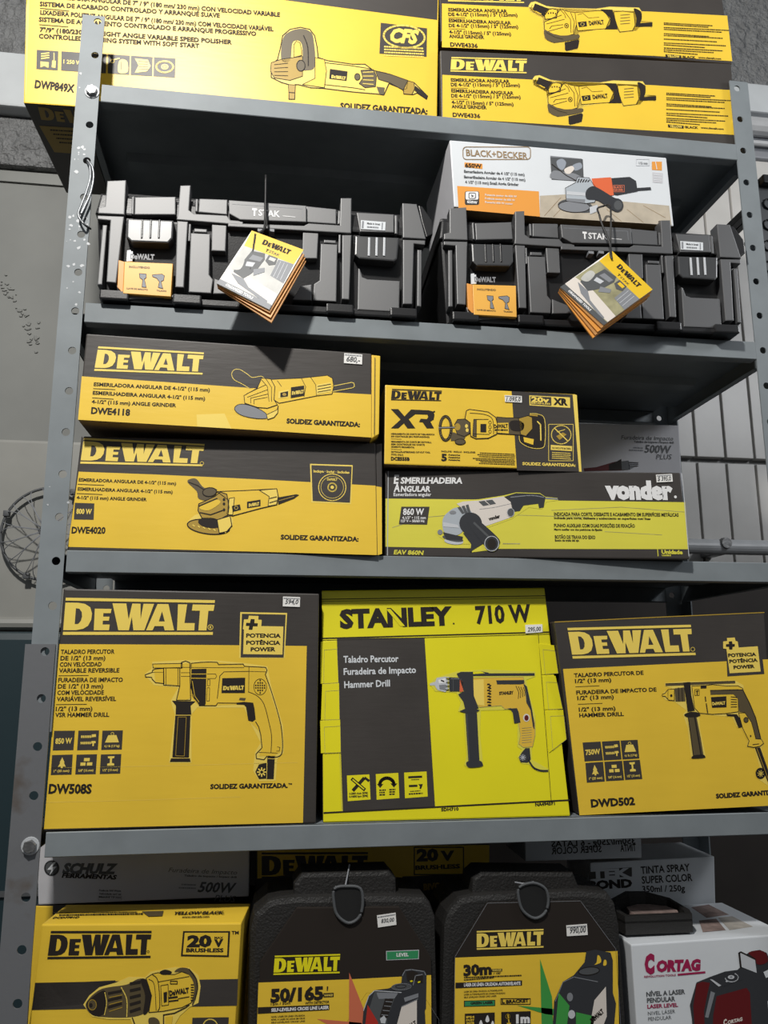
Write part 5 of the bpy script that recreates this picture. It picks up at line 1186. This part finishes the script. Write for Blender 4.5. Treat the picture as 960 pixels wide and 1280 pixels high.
def artL(a):
    a.poly([(85,695),(500,680),(882,660),(884,1150),(70,1150)],'yellow_print',1)
    a.logo((160,582),(462,574),(460,640),(155,648),'stanley_yellow',3,'ink')
    a.poly([(674,549),(826,543),(825,586),(675,592)],'grey_light',2); a.poly([(677,552),(823,546),(822,583),(678,589)],'green',3); a.text('LEVEL',722,574,778,572,15,'white',4,.025)
    a.poly([(504,648),(580,840),(590,1000),(502,1000)],'salmon_beam',3); a.poly([(356,862),(560,880),(570,910),(430,900)],'salmon_beam',3)
    a.text('50/165',140,784,385,770,56,INK,4,.045); a.text("'",398,760,404,760,44,INK,4,.03); a.poly([(385,743),(432,741),(432,760),(385,762)],INK,4); a.text('RANGE',390,757,428,756,9,'yellow_light',5,.02)
    a.text('15m / 50m',142,800,232,794,12,INK,4,.01); a.text('WITH DETECTOR',300,795,412,788,11,INK,4,.02)
    a.poly([(82,808),(412,795),(412,820),(82,838)],INK,4); a.text('SELF-LEVELING CROSS LINE LASER',144,828,410,815,14,'white',5,.035)
    for k,t in enumerate(('NIVEL LÁSER DE LÍNEA CRUZADA','NÍVEL A LASER DE LINHA EM CRUZ','SELF-LEVELING CROSS LINE')): a.text(t,144,856+k*13,300,849+k*13,7,INK,4,.01)
    a.c(*f4)
    a.poly([(225,617),(235,500),(280,370),(330,325),(450,310),(560,262),(565,190),(590,150),(640,142),(760,160),(775,190),(770,480),(760,500),(770,700),(225,700)],'plastic_print',5)
    a.line([(235,500),(280,375),(330,328),(560,345)],6,'grey_light',6); a.line([(568,200),(592,155),(645,148),(755,165),(768,195)],7,'grey_mid',6)
    a.poly([(600,165),(660,160),(700,175),(690,240),(610,250)],INK,7); a.poly([(700,190),(745,185),(742,262),(690,270)],INK,7); a.line([(660,280),(680,200),(740,190)],7,'grey_mid',8); a.poly([(630,245),(650,238),(660,248),(640,256)],'stanley_yellow',8); a.poly([(700,250),(722,245),(720,260),(700,264)],'stanley_yellow',8)
    a.ell(560,295,85,28,'grey_dark',7,-.05); a.ring(560,295,85,28,4,'grey_mid',8,-.05); a.ring(555,292,45,14,4,INK,8,-.05)
    a.poly([(330,335),(540,345),(500,400),(440,560),(430,700),(240,700),(260,560)],'grey_dark',6); a.poly([(345,345),(530,350),(500,395),(365,400)],'grey_mid',7); a.poly([(420,395),(490,400),(440,560),(375,550)],INK,8)
    for k in range(4): a.line([(425-k*12,420+k*38),(480-k*12,425+k*38)],6,'grey_mid',9)
    a.poly([(270,450),(360,600),(350,700),(240,700)],'red',8); a.poly([(375,570),(410,540),(430,570),(420,610),(385,605)],'grey_light',9)
    a.poly([(560,470),(692,410),(692,700),(500,700)],'cream_print',7); a.line([(560,465),(700,400)],6,'grey_mid',8); a.text('DeWALT',560,690,690,610,34,INK,8,.05)
    a.poly([(580,390),(705,350),(705,385),(590,425)],'grey_mid',7)
def artR(a):
    a.poly([(143,580),(500,566),(893,549),(905,1150),(140,1150)],'yellow_print',1)
    a.logo((243,468),(551,458),(551,522),(243,532),'yellow_light',3,'ink')
    a.text('30m',182,662,312,654,46,INK,4,.045); a.poly([(312,632),(360,630),(360,642),(312,644)],INK,4); a.text('RANGE',316,641,356,640,8,'yellow_light',5,.02); a.text('/ 100\'',320,656,354,655,9,INK,4,.02)
    for k in range(2): a.micro(184,674+k*11,452-k*130,664+k*10,6,INK,4)
    a.poly([(145,695),(452,684),(452,708),(145,721)],INK,3); a.text('LÁSER DE LÍNEA CRUZADA AUTONIVELANTE',184,712,445,704,14,'white',5,.035)
    for k,t in enumerate(('LASER DE LÍNEA CRUZADA AUTONIVELANTE','LASER AUTONIVELANTE DE LINHAS CRUZADAS','SELF LEVELING CROSS LINE LASER')): a.text(t,184,740+k*13,(362,374,334)[k],733+k*13,7,INK,4,.01)
    a.poly([(184,778),(328,774),(328,802),(184,806)],INK,3); a.poly([(188,781),(325,777),(325,799),(188,803)],'green',4); a.text('GREEN LASER',214,795,318,791,11,INK,5,.04)
    a.frame(354,768,490,794,3,INK,4); a.text('L',358,789,372,788,17,INK,5,.05); a.text('BRACKET',378,789,482,783,14,INK,5,.04)
    a.poly([(188,838),(326,832),(326,960),(188,960)],INK,3); a.poly([(356,830),(492,826),(492,960),(356,960)],INK,3); a.text('1m',424,880,488,878,36,'white',5,.05); a.line([(386,838),(392,880)],5,'yellow_print',5,); a.ring(386,850,9,11,3,'yellow_print',5); a.poly([(380,880),(402,880),(391,894)],'yellow_print',5)
    for k,t in enumerate(('IP54','DUST','WATER')): a.text(t,194,858+k*14,232,857+k*14,9,'yellow_print',5,.04)
    for x_,y_ in ((292,866),(262,888),(316,892)): a.poly([(x_,y_-22),(x_+9,y_),(x_+4,y_+10),(x_-5,y_+10),(x_-9,y_)],'white',5,True)
    a.poly([(535,585),(590,760),(600,1000),(545,1000)],'green_beam',3); a.poly([(430,800),(560,812),(640,820),(640,850),(560,840)],'green_beam',3)
    a.poly([(590,960),(600,780),(640,690),(690,660),(740,600),(748,550),(790,542),(860,556),(870,590),(870,740),(885,790),(870,960)],'plastic_print',5)
    a.line([(605,780),(640,692),(690,668),(800,690)],3,'grey_mid',6); a.poly([(800,568),(812,576),(815,600),(785,612),(795,600)],'yellow_print',7,True); a.poly([(830,590),(840,592),(840,612),(826,614)],'yellow_print',7,True); a.ell(760,640,48,18,'grey_dark',7,-.1); a.ring(760,640,48,18,3,INK,8,-.1)
    a.poly([(770,860),(785,775),(838,712),(842,850),(800,960),(760,960)],'cream_print',7); a.text('DeWALT',775,880,830,830,26,INK,8,.06); a.poly([(600,960),(620,740),(670,800),(650,960)],'green_beam',7); a.ell(672,760,14,20,'grey_mid',8); a.ell(680,840,16,20,'grey_light',8); a.poly([(700,830),(790,850),(760,960),(700,960)],'green_beam',7)
cL = laser_case(c11,
    [(28,1300),(35,860),(42,450),(62,378),(128,316),(185,302),(258,296),(724,290),(855,298),(880,330),(904,395),(914,860),(914,1300)],
    [(262,350),(735,346),(882,580),(892,1300),(70,1300),(93,600)],
    [(436,262),(434,330),(450,385),(500,420),(548,395),(566,335),(556,262),(496,250)],
    [(246,400),(248,240),(285,188),(690,178),(722,215),(726,400)],
    [[(505,150,.02),(500,180,.015),(485,255,.005),(482,285,.002)],[(440,252,.012),(480,262,.008),(535,256,.012)]],
    'black hard case with a card reading 50/165', .004, artL)
cR = laser_case(c12,
    [(72,1300),(77,860),(89,430),(105,370),(160,305),(215,292),(282,285),(720,268),(850,280),(885,330),(905,430),(935,860),(950,1300)],
    [(292,328),(722,318),(885,540),(908,1300),(138,1300),(143,575)],
    [(440,255),(438,310),(458,365),(510,398),(556,375),(574,320),(560,262),(505,235)],
    [(215,400),(222,215),(262,180),(690,185),(720,260),(725,400)],
    [[(420,232,.012),(465,238,.006),(505,230,.012)]],
    'black hard case with a card reading 30m', .012, artR)
def case_sticker(parent, kk, Y, quad, txt, base, h):
    mb = MB(); a = Art(mb, (0,Y-.0048,0), (1,0,0), (0,0,1), (0,-1,0)); a.c(*kk)
    mb.prism([a.P(a.uv(p),0) for p in quad], (0,.0008,0), 'paper'); a.base = 1
    a.text(txt,*base,h,'grey_dark',1,.01,.25); a.micro(quad[0][0]+3,quad[0][1]+10,quad[1][0]-3,quad[1][1]+10,5,'grey_mid',1); mb.build('price_sticker', parent, label='white handwritten price sticker')
case_sticker(cL, c11, .004, [(632,386),(718,373),(722,428),(637,441)], '830,00', (652,420,712,412), 18)
case_sticker(cR, c12, .012, [(657,432),(752,425),(756,475),(660,481)], '990,00', (674,468,748,462), 28)
# white laser level carton
CZ = 1.143
B = Carton(.6643,.02,.9893,1.2,.6,0,.14,(788.7,1181),(985,1167.5),(1015,1400),(804,1400),front='white_print',side='white_print',zb=SZ[4]+.0131)
a = B.art; a.c(*c13)
a.text('C',318,734,372,730,88,'magenta',3,.07,.12); a.text('ORTAG',378,726,610,718,52,'magenta',3,.06,.12); a.line([(490,744),(630,731)],9,'magenta',3); a.text('REVOLUTION TOOLS',314,760,478,750,10,'magenta',3,.02)
for t,x,y,x1,y1,h,m_,bd in (('NÍVEL A LASER',325,858,527,843,23,'grey_dark',.025),('PENDULAR',328,890,475,880,23,'grey_dark',.025),('LASER LEVEL',330,920,490,910,19,'magenta',.025),('NIVEL LÁSER',333,956,475,944,19,'grey_dark',.0),('PENDULAR',335,985,455,975,19,'grey_dark',.0)): a.text(t,x,y,x1,y1,h,m_,3,bd)
a.c(*f5)
a.poly([(20,830),(100,555),(260,490),(440,425),(590,405),(620,380),(600,200),(625,185),(700,215),(760,180),(860,165),(940,200),(990,300),(990,1200),(60,1200),(45,1000)],'plastic_print',3)
a.poly([(100,570),(170,545),(260,560),(230,690),(190,900),(200,1200),(90,1200),(70,1000),(60,840)],'dark_red',4); a.poly([(340,720),(700,620),(740,680),(770,1200),(290,1200),(300,950)],'dark_red',4); a.poly([(270,660),(320,680),(240,980),(200,970)],'grey_mid',5)
a.poly([(250,500),(450,440),(600,430),(650,520),(420,600),(330,590)],'plastic_print',5); a.poly([(255,515),(290,520),(395,590),(365,605)],'grey_light',6); a.ring(520,495,78,52,10,'grey_light',6,0,-60,170); a.ell(512,490,40,23,'grey_light',7); a.ell(512,488,16,10,'grey_mid',8); a.ell(460,540,14,10,'grey_light',7)
a.poly([(620,195),(800,280),(820,440),(640,370)],'grey_light',6); a.line([(632,375),(612,200),(630,190),(800,275)],16,INK,7); a.poly([(720,205),(770,180),(860,170),(930,205),(950,300),(880,340),(820,330),(800,270)],'dark_red',6,True); a.poly([(900,430),(1000,380),(1000,480),(930,500)],'white_print',6); a.poly([(950,780),(1000,740),(1000,1000),(960,900)],'white_print',6)
a.text('C',425,1068,470,1060,66,'cream_print',6,.05,.2); a.text('ORTAG',475,1055,655,1010,40,'cream_print',6,.04,.2)
oQ = B.build('laser_level_box', 'white laser level box with dark red lettering, lowest shelf right', 'box')
mb = MB(); tz = max(p.z for p in B.fr)-.002
def top(px, py): return atz(px, py, tz+.0012)
tp = Art(mb, (0,0,tz), (1,0,0), (0,1,0), (0,0,1)); tp.step = .0004; tp.c(*c13)
for L in ([(560,400),(700,378),(815,432),(640,455)],[(600,470),(690,460),(740,520),(620,530)]): tp.poly(L,'dust',4)
tp.poly([(700,455),(840,440),(930,495),(760,520)],'dust_light',4)
mb.build('dusty_tape', oQ, label='dusty brown patches of tape on its top')
# black tray on the white carton
t = MB(); zq = tz+.0035
def tr(x, y, z): return atz(*cp(c13,[(x,y)])[0], z)
f0, f1, f2, f3 = tr(210,540,zq), tr(562,520,zq), tr(600,485,zq), tr(560,455,zq)
x0, x1 = f0.x+.002, f1.x; y0 = min(f0.y, f1.y); h = .021
out = [(x0,y0),(x1,y0-.002),(x1+.004,y0+.012),(x1-.004,y0+.045),(x1-.028,y0+.064),(x0+.032,y0+.068),(x0+.004,y0+.05),(x0-.003,y0+.015)]
t.prism([V((x,y,zq)) for x,y in out], (0,0,h*.72), 'plastic_case', .001)
n = len(out); cx_ = sum(p[0] for p in out)/n; cy_ = sum(p[1] for p in out)/n
inn = [(cx_+(x-cx_)*.86, cy_+(y-cy_)*.80) for x,y in out]
hh = [h, h, h*1.05, h*1.3, h*1.5, h*1.5, h*1.3, h*1.05]
vs = [(x,y,zq+h*.6) for x,y in out]+[(x,y,zq+hh[i]) for i,(x,y) in enumerate(out)]+[(x,y,zq+hh[i]) for i,(x,y) in enumerate(inn)]+[(x,y,zq+h*.7) for x,y in inn]
fs = []
for i in range(n):
    j = (i+1) % n
    fs += [[i,j,n+j,n+i],[n+i,n+j,2*n+j,2*n+i],[2*n+i,2*n+j,3*n+j,3*n+i]]
t.add(vs, fs, 'plastic_case')
oT = t.build('plastic_tray', label='shallow black plastic tray holding dust, lying on the white laser level box', cat='tray')
mb = MB(); mb.prism([V((cx_+(x-cx_)*.66+.004, cy_+(y-cy_)*.55, zq+h*.72)) for x,y in out], (0,0,h*.22), 'dust', .001)
mb.build('dust_layer', oT, label='grey dust in the tray')
# ------------------------------------------------------------------ tidy
for o in ALL:
    if '_w' in o: del o['_w']
